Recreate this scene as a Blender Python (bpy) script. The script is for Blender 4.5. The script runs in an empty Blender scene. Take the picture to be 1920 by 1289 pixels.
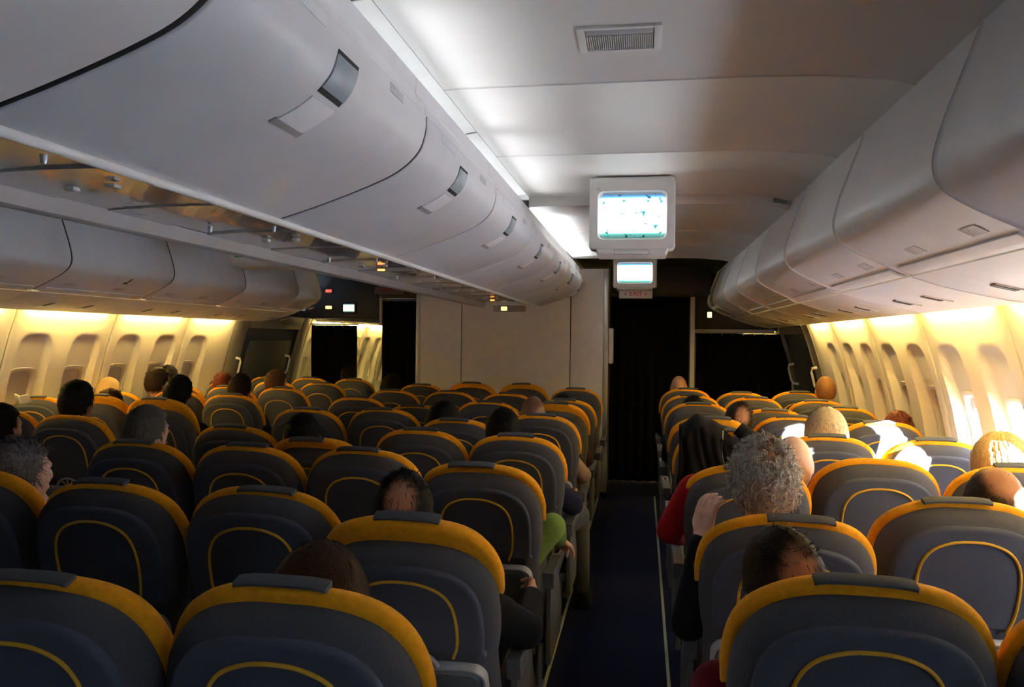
import bpy, bmesh, math, random
import numpy as np
from mathutils import Vector, Matrix, noise

random.seed(7)
sc = bpy.context.scene
C = sc.collection
R = math.radians

# ------------------------------------------------------------------ camera
F_PX, W_PX, H_PX = 1464.0, 1920.0, 1289.0
CAM = Vector((0.0, 0.0, 1.57))
cd = bpy.data.cameras.new('camera'); cam = bpy.data.objects.new('camera', cd); C.objects.link(cam)
cd.sensor_fit = 'HORIZONTAL'; cd.sensor_width = 36.0; cd.lens = 36.0 * F_PX / W_PX
cd.clip_start = 0.02; cd.clip_end = 200
CROT = Matrix.Rotation(math.atan(245 / F_PX), 3, 'Z') @ Matrix.Rotation(R(90 - 0.3), 3, 'X') @ Matrix.Rotation(R(0.7), 3, 'Z')
cam.matrix_world = Matrix.Translation(CAM) @ CROT.to_4x4()
sc.camera = cam

# ------------------------------------------------------------------ world, sun, exposure
wd = bpy.data.worlds.new('sky'); sc.world = wd; wd.use_nodes = True
bgn = wd.node_tree.nodes['Background']
bgn.inputs[0].default_value = (0.64, 0.77, 1.0, 1); bgn.inputs[1].default_value = 36.0
sd = bpy.data.lights.new('sun', 'SUN'); sun = bpy.data.objects.new('sun', sd); C.objects.link(sun)
sd.energy = 300.0; sd.color = (1.0, 0.96, 0.9); sd.angle = R(1.0)
SUN_DIR = Vector((-1.0, 1.1, -0.25)).normalized()
sun.rotation_euler = SUN_DIR.to_track_quat('-Z', 'Y').to_euler()
sun.location = (6, -8, 5)
sc.view_settings.view_transform = 'Standard'; sc.view_settings.look = 'None'
sc.view_settings.gamma = 1.0; sc.view_settings.use_curve_mapping = False
sc.view_settings.exposure = 0.0
sc.cycles.max_bounces = 8; sc.cycles.diffuse_bounces = 5; sc.cycles.glossy_bounces = 3
sc.cycles.sample_clamp_indirect = 20.0

COVE_POWER, WASH_POWER, LEFT_COVE = 3.5, 120.0, 9.0

# ------------------------------------------------------------------ material helpers
MATS = {}
def mat(name, col, rough=0.6, var=0.08, scale=30.0, bump=0.0, bscale=200.0, spec=0.4, metal=0.0, coat=0.0, sheen=0.0):
    if name in MATS: return MATS[name]
    m = bpy.data.materials.new(name); m.use_nodes = True; nt = m.node_tree; b = nt.nodes['Principled BSDF']
    tc = nt.nodes.new('ShaderNodeTexCoord'); n = nt.nodes.new('ShaderNodeTexNoise'); n.inputs['Scale'].default_value = scale
    n.inputs['Detail'].default_value = 4
    nt.links.new(tc.outputs['Object'], n.inputs['Vector'])
    r = nt.nodes.new('ShaderNodeValToRGB')
    r.color_ramp.elements[0].position = 0.3; r.color_ramp.elements[1].position = 0.7
    r.color_ramp.elements[0].color = tuple(max(0, c * (1 - var)) for c in col) + (1,)
    r.color_ramp.elements[1].color = tuple(min(1, c * (1 + var)) for c in col) + (1,)
    nt.links.new(n.outputs['Fac'], r.inputs['Fac']); nt.links.new(r.outputs['Color'], b.inputs['Base Color'])
    b.inputs['Roughness'].default_value = rough; b.inputs['Specular IOR Level'].default_value = spec
    b.inputs['Metallic'].default_value = metal; b.inputs['Coat Weight'].default_value = coat
    b.inputs['Sheen Weight'].default_value = sheen
    if bump:
        n2 = nt.nodes.new('ShaderNodeTexNoise'); n2.inputs['Scale'].default_value = bscale
        nt.links.new(tc.outputs['Object'], n2.inputs['Vector'])
        bp = nt.nodes.new('ShaderNodeBump'); bp.inputs['Strength'].default_value = bump; bp.inputs['Distance'].default_value = 0.004
        nt.links.new(n2.outputs['Fac'], bp.inputs['Height']); nt.links.new(bp.outputs['Normal'], b.inputs['Normal'])
    MATS[name] = m
    return m

def emit(name, col, strength, base=(0.8, 0.8, 0.8)):
    if name in MATS: return MATS[name]
    m = bpy.data.materials.new(name); m.use_nodes = True; b = m.node_tree.nodes['Principled BSDF']
    b.inputs['Base Color'].default_value = base + (1,)
    b.inputs['Emission Color'].default_value = tuple(col) + (1,); b.inputs['Emission Strength'].default_value = strength
    MATS[name] = m
    return m

M_fabric = mat('seat_fabric', (0.078, 0.077, 0.083), 0.95, 0.12, 260, 0.35, 900, 0.1, sheen=0.03)
M_panel = mat('seat_panel_fabric', (0.078, 0.084, 0.108), 0.93, 0.14, 260, 0.35, 900, 0.1, sheen=0.03)  # same grey cloth, with the blue of window light mixed into the colour
M_yellow = mat('headrest_cloth', (0.78, 0.325, 0.008), 0.9, 0.10, 60, 0.4, 500, 0.15, sheen=0.05)
M_pipe = mat('yellow_piping', (0.72, 0.38, 0.02), 0.7, 0.05, 60)
M_flap = mat('dark_flap_cloth', (0.075, 0.08, 0.09), 0.9, 0.1, 200, 0.3, 800)
M_tray = mat('tray_plastic', (0.16, 0.165, 0.16), 0.5, 0.04, 20, 0.1, 600)
M_trayf = mat('tray_frame_plastic', (0.36, 0.36, 0.37), 0.4, 0.04, 20)
M_arm = mat('armrest_plastic', (0.10, 0.10, 0.105), 0.45, 0.05, 30)
M_alu = mat('aluminium', (0.45, 0.46, 0.48), 0.35, 0.05, 40, metal=0.9)
M_dark = mat('dark_plastic', (0.03, 0.03, 0.033), 0.5, 0.1, 40)
M_bin = mat('bin_plastic', (0.70, 0.695, 0.71), 0.42, 0.03, 8, 0.05, 700, 0.4)
M_bin2 = mat('bin_dark_gap', (0.012, 0.012, 0.013), 0.7)  # near-black: the shade between bin doors is put into the colour
M_ceil = mat('ceiling_plastic', (0.70, 0.68, 0.65), 0.5, 0.02, 5, 0.03, 500)
M_wallp = mat('sidewall_plastic', (0.66, 0.63, 0.57), 0.5, 0.03, 8, 0.04, 600)
M_bulk = mat('partition_laminate', (0.86, 0.83, 0.81), 0.6, 0.04, 12, 0.05, 600)
M_white = mat('white_plastic', (0.72, 0.71, 0.68), 0.4, 0.03, 10)
M_plate = mat('number_plate_plastic', (0.52, 0.515, 0.53), 0.5, 0.25, 160)
M_latch = mat('latch_paddle', (0.30, 0.36, 0.40), 0.35, 0.04, 30)
M_lrec = mat('latch_recess', (0.88, 0.87, 0.88), 0.45, 0.03, 30)
M_psu = mat('service_panel_plastic', (0.42, 0.39, 0.37), 0.16, 0.04, 14, 0, spec=0.9, coat=0.6)
M_carpet = mat('carpet', (0.018, 0.02, 0.045), 0.97, 0.35, 160, 0.5, 900, 0.1)
M_strip = mat('path_strip', (0.42, 0.45, 0.28), 0.6, 0.1, 60)
M_curt = mat('curtain_cloth', (0.008, 0.008, 0.011), 0.97, 0.2, 60, 0.3, 300, 0.05)
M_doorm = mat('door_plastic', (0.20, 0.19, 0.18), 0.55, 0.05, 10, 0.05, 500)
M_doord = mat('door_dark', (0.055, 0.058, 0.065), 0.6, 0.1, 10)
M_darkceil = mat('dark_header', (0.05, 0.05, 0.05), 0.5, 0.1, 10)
M_trim = mat('metal_trim', (0.6, 0.58, 0.55), 0.35, 0.03, 40, metal=0.5)
M_red = mat('red_print', (0.5, 0.02, 0.015), 0.6, 0.02)
M_black = mat('black_print', (0.02, 0.02, 0.02), 0.7, 0.02)
M_paper = mat('paper', (0.75, 0.72, 0.66), 0.8, 0.04, 60)
M_shade = mat('window_shade_plastic', (0.50, 0.47, 0.43), 0.55, 0.03, 20)
M_vent = mat('grille_grey', (0.36, 0.35, 0.36), 0.5, 0.05, 100)
M_glass = bpy.data.materials.new('window_glass'); M_glass.use_nodes = True
_b = M_glass.node_tree.nodes['Principled BSDF']
_b.inputs['Transmission Weight'].default_value = 1.0; _b.inputs['Roughness'].default_value = 0.0; _b.inputs['IOR'].default_value = 1.02
_b.inputs['Base Color'].default_value = (0.97, 0.98, 1, 1)
_tr = M_glass.node_tree.nodes.new('ShaderNodeBsdfTransparent'); _tr.inputs[0].default_value = (0.93, 0.95, 0.97, 1)
_gl = M_glass.node_tree.nodes.new('ShaderNodeBsdfGlossy'); _gl.inputs['Roughness'].default_value = 0.02
_mx = M_glass.node_tree.nodes.new('ShaderNodeMixShader'); _mx.inputs[0].default_value = 0.04
M_glass.node_tree.links.new(_tr.outputs[0], _mx.inputs[1]); M_glass.node_tree.links.new(_gl.outputs[0], _mx.inputs[2])
M_glass.node_tree.links.new(_mx.outputs[0], M_glass.node_tree.nodes['Material Output'].inputs[0])

M_cove = emit('cove_tube', (0.86, 0.93, 1.0), COVE_POWER)
M_cove2 = emit('cove_tube_dim', (0.75, 0.88, 1.0), LEFT_COVE)
M_wash = emit('wash_tube', (1.0, 0.67, 0.18), WASH_POWER)

# ------------------------------------------------------------------ mesh helpers
def tag(o, label=None, cat=None, group=None, kind=None):
    if label: o['label'] = label
    if cat: o['category'] = cat
    if group: o['group'] = group
    if kind: o['kind'] = kind
    return o

def empty(name, loc=(0, 0, 0), rz=0.0, parent=None):
    o = bpy.data.objects.new(name, None); C.objects.link(o); o.location = loc; o.rotation_euler.z = rz
    o.empty_display_size = 0.1
    if parent: o.parent = parent
    return o

def mesh_obj(name, me, m=None, parent=None, loc=None, smooth=40):
    if m is not None and not me.materials: me.materials.append(m)
    o = bpy.data.objects.new(name, me); C.objects.link(o)
    if parent is not None: o.parent = parent
    if loc is not None: o.location = loc
    return o

def finish(bm, name, smooth=40, normals=True):
    if normals: bmesh.ops.recalc_face_normals(bm, faces=bm.faces[:])
    me = bpy.data.meshes.new(name); bm.to_mesh(me); bm.free()
    shade(me, smooth)
    return me

def shade(me, ang):
    if ang:
        me.polygons.foreach_set('use_smooth', [True] * len(me.polygons))
        if ang < 180: me.set_sharp_from_angle(angle=R(ang))
    me.update()

def box_bm(bm, x0, x1, y0, y1, z0, z1, bev=0.0, seg=2):
    r = bmesh.ops.create_cube(bm, size=1.0)
    for v in r['verts']:
        v.co = Vector((x0 + (v.co.x + .5) * (x1 - x0), y0 + (v.co.y + .5) * (y1 - y0), z0 + (v.co.z + .5) * (z1 - z0)))
    if bev:
        es = list({e for v in r['verts'] for e in v.link_edges})
        bmesh.ops.bevel(bm, geom=es, offset=bev, segments=seg, affect='EDGES', profile=0.5)
def box(name, x0, x1, y0, y1, z0, z1, m, parent=None, bev=0.0, seg=2, loc=None):
    bm = bmesh.new(); box_bm(bm, x0, x1, y0, y1, z0, z1, bev, seg)
    return mesh_obj(name, finish(bm, name), m, parent, loc)

def loft_me(name, rings, cap=True, closed=True, smooth=40):
    vs = [tuple(p) for r in rings for p in r]; n = len(rings[0]); fs = []
    for i in range(len(rings) - 1):
        for j in range(n if closed else n - 1):
            k = (j + 1) % n
            fs.append((i * n + j, i * n + k, (i + 1) * n + k, (i + 1) * n + j))
    if cap:
        fs.append(tuple(range(n))[::-1]); fs.append(tuple(range((len(rings) - 1) * n, len(rings) * n)))
    me = bpy.data.meshes.new(name); me.from_pydata(vs, [], fs)
    bm = bmesh.new(); bm.from_mesh(me); bmesh.ops.recalc_face_normals(bm, faces=bm.faces[:]); bm.to_mesh(me); bm.free()
    shade(me, smooth)
    return me

def offset_poly(pts, d):
    """closed polygon (2D, any orientation) moved inwards by d"""
    n = len(pts); a = sum(pts[i][0] * pts[(i + 1) % n][1] - pts[(i + 1) % n][0] * pts[i][1] for i in range(n))
    s = 1 if a > 0 else -1; out = []
    for i in range(n):
        p, q, r = Vector(pts[i - 1]), Vector(pts[i]), Vector(pts[(i + 1) % n])
        t = ((q - p).normalized() + (r - q).normalized())
        t = t.normalized() if t.length > 1e-6 else Vector((1, 0))
        nn = Vector((-t.y, t.x)) * s
        out.append((q.x + nn.x * d, q.y + nn.y * d))
    return out

def slab_me(name, outline, layers, smooth=50, yfun=None):
    rings = []
    for ins, y in layers:
        rings.append([(p[0], y + (yfun(p[0], p[1]) if yfun else 0), p[1]) for p in offset_poly(outline, ins)])
    return loft_me(name, rings, smooth=smooth)

def tube_me(name, path, rad, n=8, smooth=60, caps=True):
    path = [Vector(p) for p in path]; rings = []; up = Vector((0.1, 0.2, 1)).normalized()
    for i, p in enumerate(path):
        t = (path[min(i + 1, len(path) - 1)] - path[max(i - 1, 0)]).normalized()
        a = t.cross(up); a = a.normalized() if a.length > 1e-4 else t.orthogonal().normalized()
        b = t.cross(a); r = rad[i] if isinstance(rad, (list, tuple)) else rad
        rings.append([p + (a * math.cos(2 * math.pi * k / n) + b * math.sin(2 * math.pi * k / n)) * r for k in range(n)])
    return loft_me(name, rings, cap=caps, smooth=smooth)

def offset_line(pts, d):
    out = []
    for i in range(len(pts)):
        t = (Vector(pts[min(i + 1, len(pts) - 1)]) - Vector(pts[max(i - 1, 0)])).normalized()
        out.append((pts[i][0] - t.y * d, pts[i][1] + t.x * d))
    return out

def spline(pts, n=8):
    out = []
    P = [Vector(p) for p in pts]; P = [2 * P[0] - P[1]] + P + [2 * P[-1] - P[-2]]
    for i in range(1, len(P) - 2):
        for k in range(n):
            t = k / n
            out.append(tuple(0.5 * ((2 * P[i]) + (-P[i - 1] + P[i + 1]) * t + (2 * P[i - 1] - 5 * P[i] + 4 * P[i + 1] - P[i + 2]) * t * t + (-P[i - 1] + 3 * P[i] - 3 * P[i + 1] + P[i + 2]) * t ** 3)))
    out.append(tuple(P[-2])); return out

def shell_extrude(name, prof, y0, y1, th, bev=0.008, smooth=50):
    """a curved panel: the (x, z) line prof swept along y, th thick on its inner (left-hand) side, softened at both ends"""
    def ring(o): return offset_line(prof, o) + offset_line(prof, th)[::-1]
    rings = []
    for y, o in ((y0, bev), (y0 + bev * 0.4, bev * 0.35), (y0 + bev, 0), (y1 - bev, 0), (y1 - bev * 0.4, bev * 0.35), (y1, bev)):
        rings.append([(p[0], y, p[1]) for p in ring(o)])
    return loft_me(name, rings, smooth=smooth)

def unproject(px, py, Y):
    """world point on the plane y = Y seen at a pixel of the 1920x1289 frame"""
    d = CROT @ Vector(((px - 960) / F_PX, -(py - 644.5) / F_PX, -1.0))
    return CAM + d * ((Y - CAM.y) / d.y)

CX = -1.33          # centre line of the cabin
def mx(x): return 2 * CX - x
YB, YF = -2.06, 13.0

# ------------------------------------------------------------------ floor
fl = box('floor', mx(1.8), 1.8, YB - .1, YF, -0.06, 0.0, M_carpet); tag(fl, 'dark navy carpet over the whole cabin floor', None, None, 'structure')
for x, w in ((-0.42, 'left'), (0.138, 'right')):
    o = box('path_strip', x - .008, x + .008, 0.3, 8.0, 0.0, 0.005, M_strip, bev=.002)
    tag(o, 'thin pale green glow strip along the %s edge of the near aisle carpet' % w, 'floor strip', 'aisle floor strips')

# ------------------------------------------------------------------ sidewalls
def wall_x(z):
    pts = ((0.0, 1.60), (0.4, 1.70), (0.8, 1.725), (1.2, 1.665), (1.57, 1.56), (1.72, 1.505), (1.80, 1.47))
    for (a, xa), (b, xb) in zip(pts, pts[1:]):
        if z <= b or b == 1.80:
            t = (z - a) / (b - a); return xa + (xb - xa) * t
def wall_s(z):   # smoothed
    return sum(wall_x(z + k * 0.05) for k in (-2, -1, 0, 1, 2)) / 5 if 0.1 < z < 1.7 else wall_x(z)

WIN_Z, WIN_HW, WIN_HH = 1.12, 0.125, 0.18
def sell(dy, dz, hw, hh, p): return (abs(dy / hw) ** p + abs(dz / hh) ** p) ** (1.0 / p)
def sell_pts(hw, hh, p, n=40):
    o = []
    for k in range(n):
        a = 2 * math.pi * k / n; c, s = math.cos(a), math.sin(a)
        o.append((hw * abs(c) ** (2 / p) * (1 if c >= 0 else -1), hh * abs(s) ** (2 / p) * (1 if s >= 0 else -1)))
    return o
def recess(dy, z):
    q = sell(dy, z - 1.20, 0.155 + 0.02 * (1.57 - z), 0.37, 5)
    m = max(0.0, min(1.0, (1 - q) / 0.09)); m = m * m * (3 - 2 * m)
    return m * (0.018 + 0.055 * max(0, min(1, (1.57 - z) / 0.42)))

def wall_panel(parent, side, y0, y1, wins, shades):
    ny = max(4, int(round((y1 - y0) / 0.0175))); zs = [0.02 + (1.80 - 0.02) * i / 100 for i in range(101)]
    zs = [z for i, z in enumerate(zs) if z > 0.75 or i % 4 == 0]
    vs = []; fs = []; nz = len(zs); g = 0.004
    for i in range(ny + 1):
        y = y0 + g + (y1 - y0 - 2 * g) * i / ny
        for z in zs:
            x = wall_s(z) + max([recess(y - w, z) for w in wins] + [0])
            if i in (0, ny): x += 0.006
            vs.append((x if side > 0 else mx(x), y, z))
    for i in range(ny):
        for j in range(nz - 1):
            yc = y0 + (y1 - y0) * (i + .5) / ny; zc = (zs[j] + zs[j + 1]) / 2
            if any(sell(yc - w, zc - WIN_Z, WIN_HW + .012, WIN_HH + .012, 4) < 1 for w in wins): continue
            q = (i * nz + j, i * nz + j + 1, (i + 1) * nz + j + 1, (i + 1) * nz + j)
            fs.append(q if side > 0 else q[::-1])
    me = bpy.data.meshes.new('wall_panel'); me.from_pydata(vs, [], fs); shade(me, 60)
    p = mesh_obj('wall_panel', me, M_wallp, parent)
    md = p.modifiers.new('thick', 'SOLIDIFY'); md.thickness = 0.012; md.offset = -1
    for w, s in zip(wins, shades):
        def X(z, o): 
            x = wall_s(z) + recess(0, z) + o
            return x if side > 0 else mx(x)
        rings = []
        for hw, hh, o in ((WIN_HW + .03, WIN_HH + .03, .004), (WIN_HW + .026, WIN_HH + .026, -.006), (WIN_HW + .006, WIN_HH + .006, -.006), (WIN_HW, WIN_HH, .002), (WIN_HW - .004, WIN_HH - .004, .06), (WIN_HW + .03, WIN_HH + .03, .062)):
            rings.append([(X(WIN_Z + b, o), w + a, WIN_Z + b) for a, b in sell_pts(hw, hh, 4)])
        me = loft_me('window_frame', rings + [rings[0]], cap=False, smooth=60)
        mesh_obj('window_frame', me, M_wallp, p)
        def sheet(nm, z0, z1, o, m, th):
            pts = []; nseg = 14
            for k in range(nseg + 1):
                z = z0 + (z1 - z0) * k / nseg
                hw = (WIN_HW + .01)
                pts.append([(X(z, o), w - hw, z), (X(z, o), w + hw, z), (X(z, o + th), w + hw, z), (X(z, o + th), w - hw, z)])
            mesh_obj(nm, loft_me(nm, pts, smooth=40), m, p)
        sheet('window_pane', WIN_Z - WIN_HH - .01, WIN_Z + WIN_HH + .01, 0.045, M_glass, 0.004)
        if s < 1:
            zb = WIN_Z - WIN_HH - .01 + 2 * (WIN_HH + .01) * s
            sheet('window_shade', zb, WIN_Z + WIN_HH + .01, 0.022, M_shade, 0.006)
            bm = bmesh.new(); zz = zb + .03; x = X(zz, 0.016)
            box_bm(bm, x - .006, x + .006, w - .045, w + .045, zz - .006, zz + .006, .004)
            mesh_obj('shade_handle', finish(bm, 'shade_handle'), M_wallp, p)
    return p

WIN0, WSP = 6.95, 0.508
def build_wall(side, name, label, open_fn):
    root = empty(name); tag(root, label, None, None, 'structure')
    ys = []; k = 0
    top = WIN0 + .56
    # panels hold two windows; the last one before the door holds one
    panels = [(WIN0 - .27, WIN0 + .60, [WIN0])]
    y1 = WIN0 - .27
    while y1 > YB + .05:
        y0 = y1 - 2 * WSP; panels.append((y0, y1, [y0 + WSP * .5, y0 + WSP * 1.5])); y1 = y0
    for y0, y1, ws in panels:
        wall_panel(root, side, y0, y1, ws, [open_fn(w) for w in ws])
    return root, panels
def right_open(w):
    if w > 5.0: return 0.0
    if w > 4.6: return 0.0
    if w > 4.2: return 0.75
    if 0.7 < w < 1.0 or 2.2 < w < 2.5: return 0.5
    if -.4 < w < .5 or 1.2 < w < 1.5: return 0.0
    return 1.0
wr, panels = build_wall(1, 'wall_right', 'pale window sidewall on the right, sun streaming in', right_open)
wl, panels = build_wall(-1, 'wall_left', 'pale window sidewall on the left, washed by yellow light', lambda w: 0.0)
Y_LAST = WIN0 + .60
# forward cabin sidewalls beyond the doors
YD0, YD1 = Y_LAST, 9.35
for side, root in ((1, wr), (-1, wl)):
    y = YD1
    while y < YF - .1:
        wall_panel(root, side, y, y + 2 * WSP, [y + WSP * .5, y + WSP * 1.5], [0, 0]); y += 2 * WSP

# fuselage skin behind the panels: closed on the left and at the doors, strips behind the seams where blinds are up
def skin(side, y0, y1, off=.10, root=None, z0=0.0, z1=1.9):
    prof = [((wall_s(min(z, 1.8)) + off) if side > 0 else mx(wall_s(min(z, 1.8)) + off), z) for z in [z0 + (z1 - z0) * i / 20 for i in range(21)]]
    mesh_obj('fuselage_skin', shell_extrude('fuselage_skin', prof, y0, y1, -.01 * side, .001), M_doord, root)
skin(-1, YB, YF, .10, wl); skin(1, 4.64, YF, .10, wr)
skin(1, YB, 4.64, .085, wr, 0.0, .90); skin(1, YB, 4.64, .085, wr, 1.34, 1.9)
yy = WIN0 - .5 * WSP
while yy > YB:
    if yy < 4.7: skin(1, yy - .09, yy + .09, .08, wr, .88, 1.36)
    yy -= WSP

# doors
def build_door(n, side, label):
    root = empty('door_%d' % n); tag(root, label, None, None, 'structure')
    def pan(nm, y0, y1, off, m, z0=0.02, z1=1.8, th=.03):
        prof = [((wall_s(z) + off) if side > 0 else mx(wall_s(z) + off), z) for z in [z0 + (z1 - z0) * i / 18 for i in range(19)]]
        mesh_obj(nm, shell_extrude(nm, prof, y0, y1, -th * side, 0.01), m, root)
    pan('door_frame', YD0, YD0 + .28, 0.0, M_doorm)
    pan('door_frame', YD1 - .22, YD1, 0.0, M_doorm)
    pan('door_frame', YD0 + .28, YD1 - .22, 0.0, M_doorm, 1.66, 1.8)
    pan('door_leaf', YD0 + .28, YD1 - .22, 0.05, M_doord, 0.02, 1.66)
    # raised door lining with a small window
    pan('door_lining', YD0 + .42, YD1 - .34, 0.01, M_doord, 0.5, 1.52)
    for yy in (YD0 + .2, YD1 - .42):
        path = [((wall_s(z) - o) if side > 0 else mx(wall_s(z) - o), yy, z) for z, o in ((1.12, -.01), (1.13, .045), (1.17, .06), (1.29, .06), (1.33, .045), (1.34, -.01))]
        mesh_obj('assist_handle', tube_me('assist_handle', path, [.016, .014, .012, .012, .014, .016], 10), M_white, root)
build_door(1, -1, 'dim grey exit door on the left wall ahead')
build_door(2, 1, 'unlit exit door on the right wall ahead')

# wash lights over the window panels
def wash(side, y0, y1, label, n):
    x = 1.438; xx = x if side > 0 else mx(x)
    root = empty('wash_light', (xx, y0, 1.748)); tag(root, label, 'light', 'sidewall wash lights')
    L = y1 - y0
    mesh_obj('tube', tube_me('tube', [(0, 0.03, 0), (0, L - .03, 0)], 0.011, 10), M_wash, root)
    box('housing', -.03, .03, 0.0, L, 0.016, 0.026, M_white, root, .003)
nl = {1: 0, -1: 0}
ORD = ['first', 'second', 'third', 'fourth', 'fifth', 'sixth', 'seventh', 'eighth', 'ninth', 'tenth', 'eleventh', 'twelfth', 'thirteenth']
def rights(p): return p[0] > 1.5
for side in (-1, 1):
    ps = sorted(panels)
    for y0, y1, ws in ps:
        if y1 < 3.7 and side < 0 or y1 < 2.0: continue
        nl[side] += 1
        wash(side, y0 + .05, y1 - .1, 'warm yellow lamp tube above the %s %s window panel ahead of the camera' % (ORD[nl[side] - 1], 'left' if side < 0 else 'right'), 0)
    for k, y0 in enumerate((9.45, 10.5, 11.5)):
        wash(side, y0, y0 + .85, 'warm yellow lamp tube of the forward cabin, %s %s panel past the door' % (ORD[k], 'left' if side < 0 else 'right'), 0)

# ------------------------------------------------------------------ ceiling
ZC = 2.42
ce = empty('ceiling'); tag(ce, 'pale plastic ceiling panels over the near aisle, seams across', None, None, 'structure')
def ceil_prof(z): return [(0.98, z - .13), (0.86, z - .055), (0.74, z - .025), (0.55, z - .006), (0.35, z), (0.0, z), (-.35, z), (-.60, z), (-.68, z - .002)]
cuts = [YB, -0.9, 0.62, 2.58, 3.56, 4.62]
for a, b in zip(cuts, cuts[1:]):
    mesh_obj('ceiling_panel', shell_extrude('ceiling_panel', ceil_prof(ZC), a + .002, b - .002, -.02, .005), M_ceil, ce)
cuts = [4.62, 5.75, 6.6, 7.6]
for a, b in zip(cuts, cuts[1:]):
    mesh_obj('ceiling_panel', shell_extrude('ceiling_panel', ceil_prof(ZC - .05), a + .002, b - .002, -.02, .005), M_ceil, ce)
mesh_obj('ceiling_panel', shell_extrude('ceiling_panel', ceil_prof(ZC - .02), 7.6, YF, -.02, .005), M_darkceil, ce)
mesh_obj('ceiling_panel', shell_extrude('ceiling_panel', [(mx(x), z) for x, z in ceil_prof(ZC)], YB, YF, .02, .005), M_ceil, ce)
box('ceiling_panel', CX - .66, CX + .66, YB, YF, 2.46, 2.48, M_ceil, ce)
box('ceiling_step', -.68, .72, 4.612, 4.628, ZC - .055, ZC + .01, M_ceil, ce, .003)
# closing shells behind the bins (outer fuselage lining)
for s in (1, -1):
    prof = [(0.70, 2.50), (1.2, 2.46), (1.55, 2.2), (1.76, 1.80), (1.80, 1.7)]
    if s < 0: prof = [(mx(x), z) for x, z in prof]
    mesh_obj('fuselage_lining', shell_extrude('fuselage_lining', prof, YB, YF, .02 * s, .005), M_darkceil, ce)
    box('ceiling_void', *((-.76, .72) if s > 0 else (mx(.72), mx(-.76))), YB, YF, 2.49, 2.51, M_darkceil, ce)
# ends
wb = box('wall_back', mx(1.85), 1.85, YB - .06, YB, 0, 2.52, M_doord); tag(wb, 'plain wall behind the camera', None, None, 'structure')  # unseen stand-in for the rest of the cabin, dark to cut bounce light
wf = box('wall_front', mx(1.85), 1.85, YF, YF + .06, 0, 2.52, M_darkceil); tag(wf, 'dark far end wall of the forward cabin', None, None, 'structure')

# ceiling air grille
g = unproject(1162, 70, 2.15); k = (ZC - CAM.z) / (g.z - CAM.z); gx, gy = g.x * k, 2.15 * k
gr = empty('air_grille', (gx, gy, ZC)); tag(gr, 'rectangular grey air grille set in the ceiling near the top', 'air vent')
bm = bmesh.new()
for x0, x1, y0, y1 in ((-.115, -.095, -.09, .09), (.095, .115, -.09, .09), (-.095, .095, -.09, -.075), (-.095, .095, .075, .09)):
    box_bm(bm, x0, x1, y0, y1, -.008, .0, .001)
mesh_obj('frame', finish(bm, 'frame'), M_ceil, gr)
box('backing', -.095, .095, -.075, .075, -.001, .002, M_vent, gr)
box('blank_plate', -.093, .093, -.073, -.03, -.004, -.001, M_vent, gr, .0008)
sl = box('slat', -.0012, .0012, -.028, .073, -.006, -.001, M_white, gr); sl.location.x = -.09
for i in range(1, 31):
    c = sl.copy(); C.objects.link(c); c.location.x = -.09 + .006 * i

# ------------------------------------------------------------------ overhead bins
SEAM0, SEAMD = 1.06, 1.04
SEAMS = [SEAM0 + SEAMD * k for k in range(-3, 7)]      # -2.06 .. 7.30
prof_c = spline([(-1.03, 1.905), (-.90, 1.945), (-.76, 1.995), (-.675, 2.035), (-.620, 2.085), (-.600, 2.140), (-.598, 2.185)], 6)
prof_rail = [(-.602, 2.190), (-.606, 2.215), (-.626, 2.222), (-.640, 2.298), (-.646, 2.303), (-.650, 2.298), (-.652, 2.24)]
prof_o = spline([(.98, 1.835), (.88, 1.88), (.79, 1.925), (.735, 1.965), (.715, 2.02), (.73, 2.10), (.77, 2.22), (.81, 2.33), (.83, 2.40)], 5)

def patch(name, prof, a, b, y0, y1, off, th, m, parent):
    n = len(prof) - 1
    i0, i1 = int(round(a * n)), int(round(b * n))
    me = shell_extrude(name, offset_line(prof[i0:i1 + 1], -off), y0, y1, th, 0.001)
    return mesh_obj(name, me, m, parent)

def mirror_obj(o): pass

def latch(parent, prof, yc, sgn):
    n = len(prof)
    lt = patch('latch', prof, .60, .80, yc - .055, yc + .055, .004 * sgn, .004 * sgn, M_latch, parent)
    patch('latch_slot', prof, .795, .835, yc - .055, yc + .055, .0025 * sgn, .002 * sgn, M_black, lt)  # flat black plate painting the shade inside the slot
    patch('finger_gap', prof, .57, .605, yc - .055, yc + .055, .0022 * sgn, .002 * sgn, M_black, lt)  # flat black strip for the shade between recess and paddle
    patch('finger_recess', prof, .38, .56, yc - .055, yc + .055, .003 * sgn, .003 * sgn, M_lrec, lt)
    pr = patch('latch_rim', prof, .365, .385, yc - .062, yc + .062, .004 * sgn, .004 * sgn, M_vent, lt)

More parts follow.
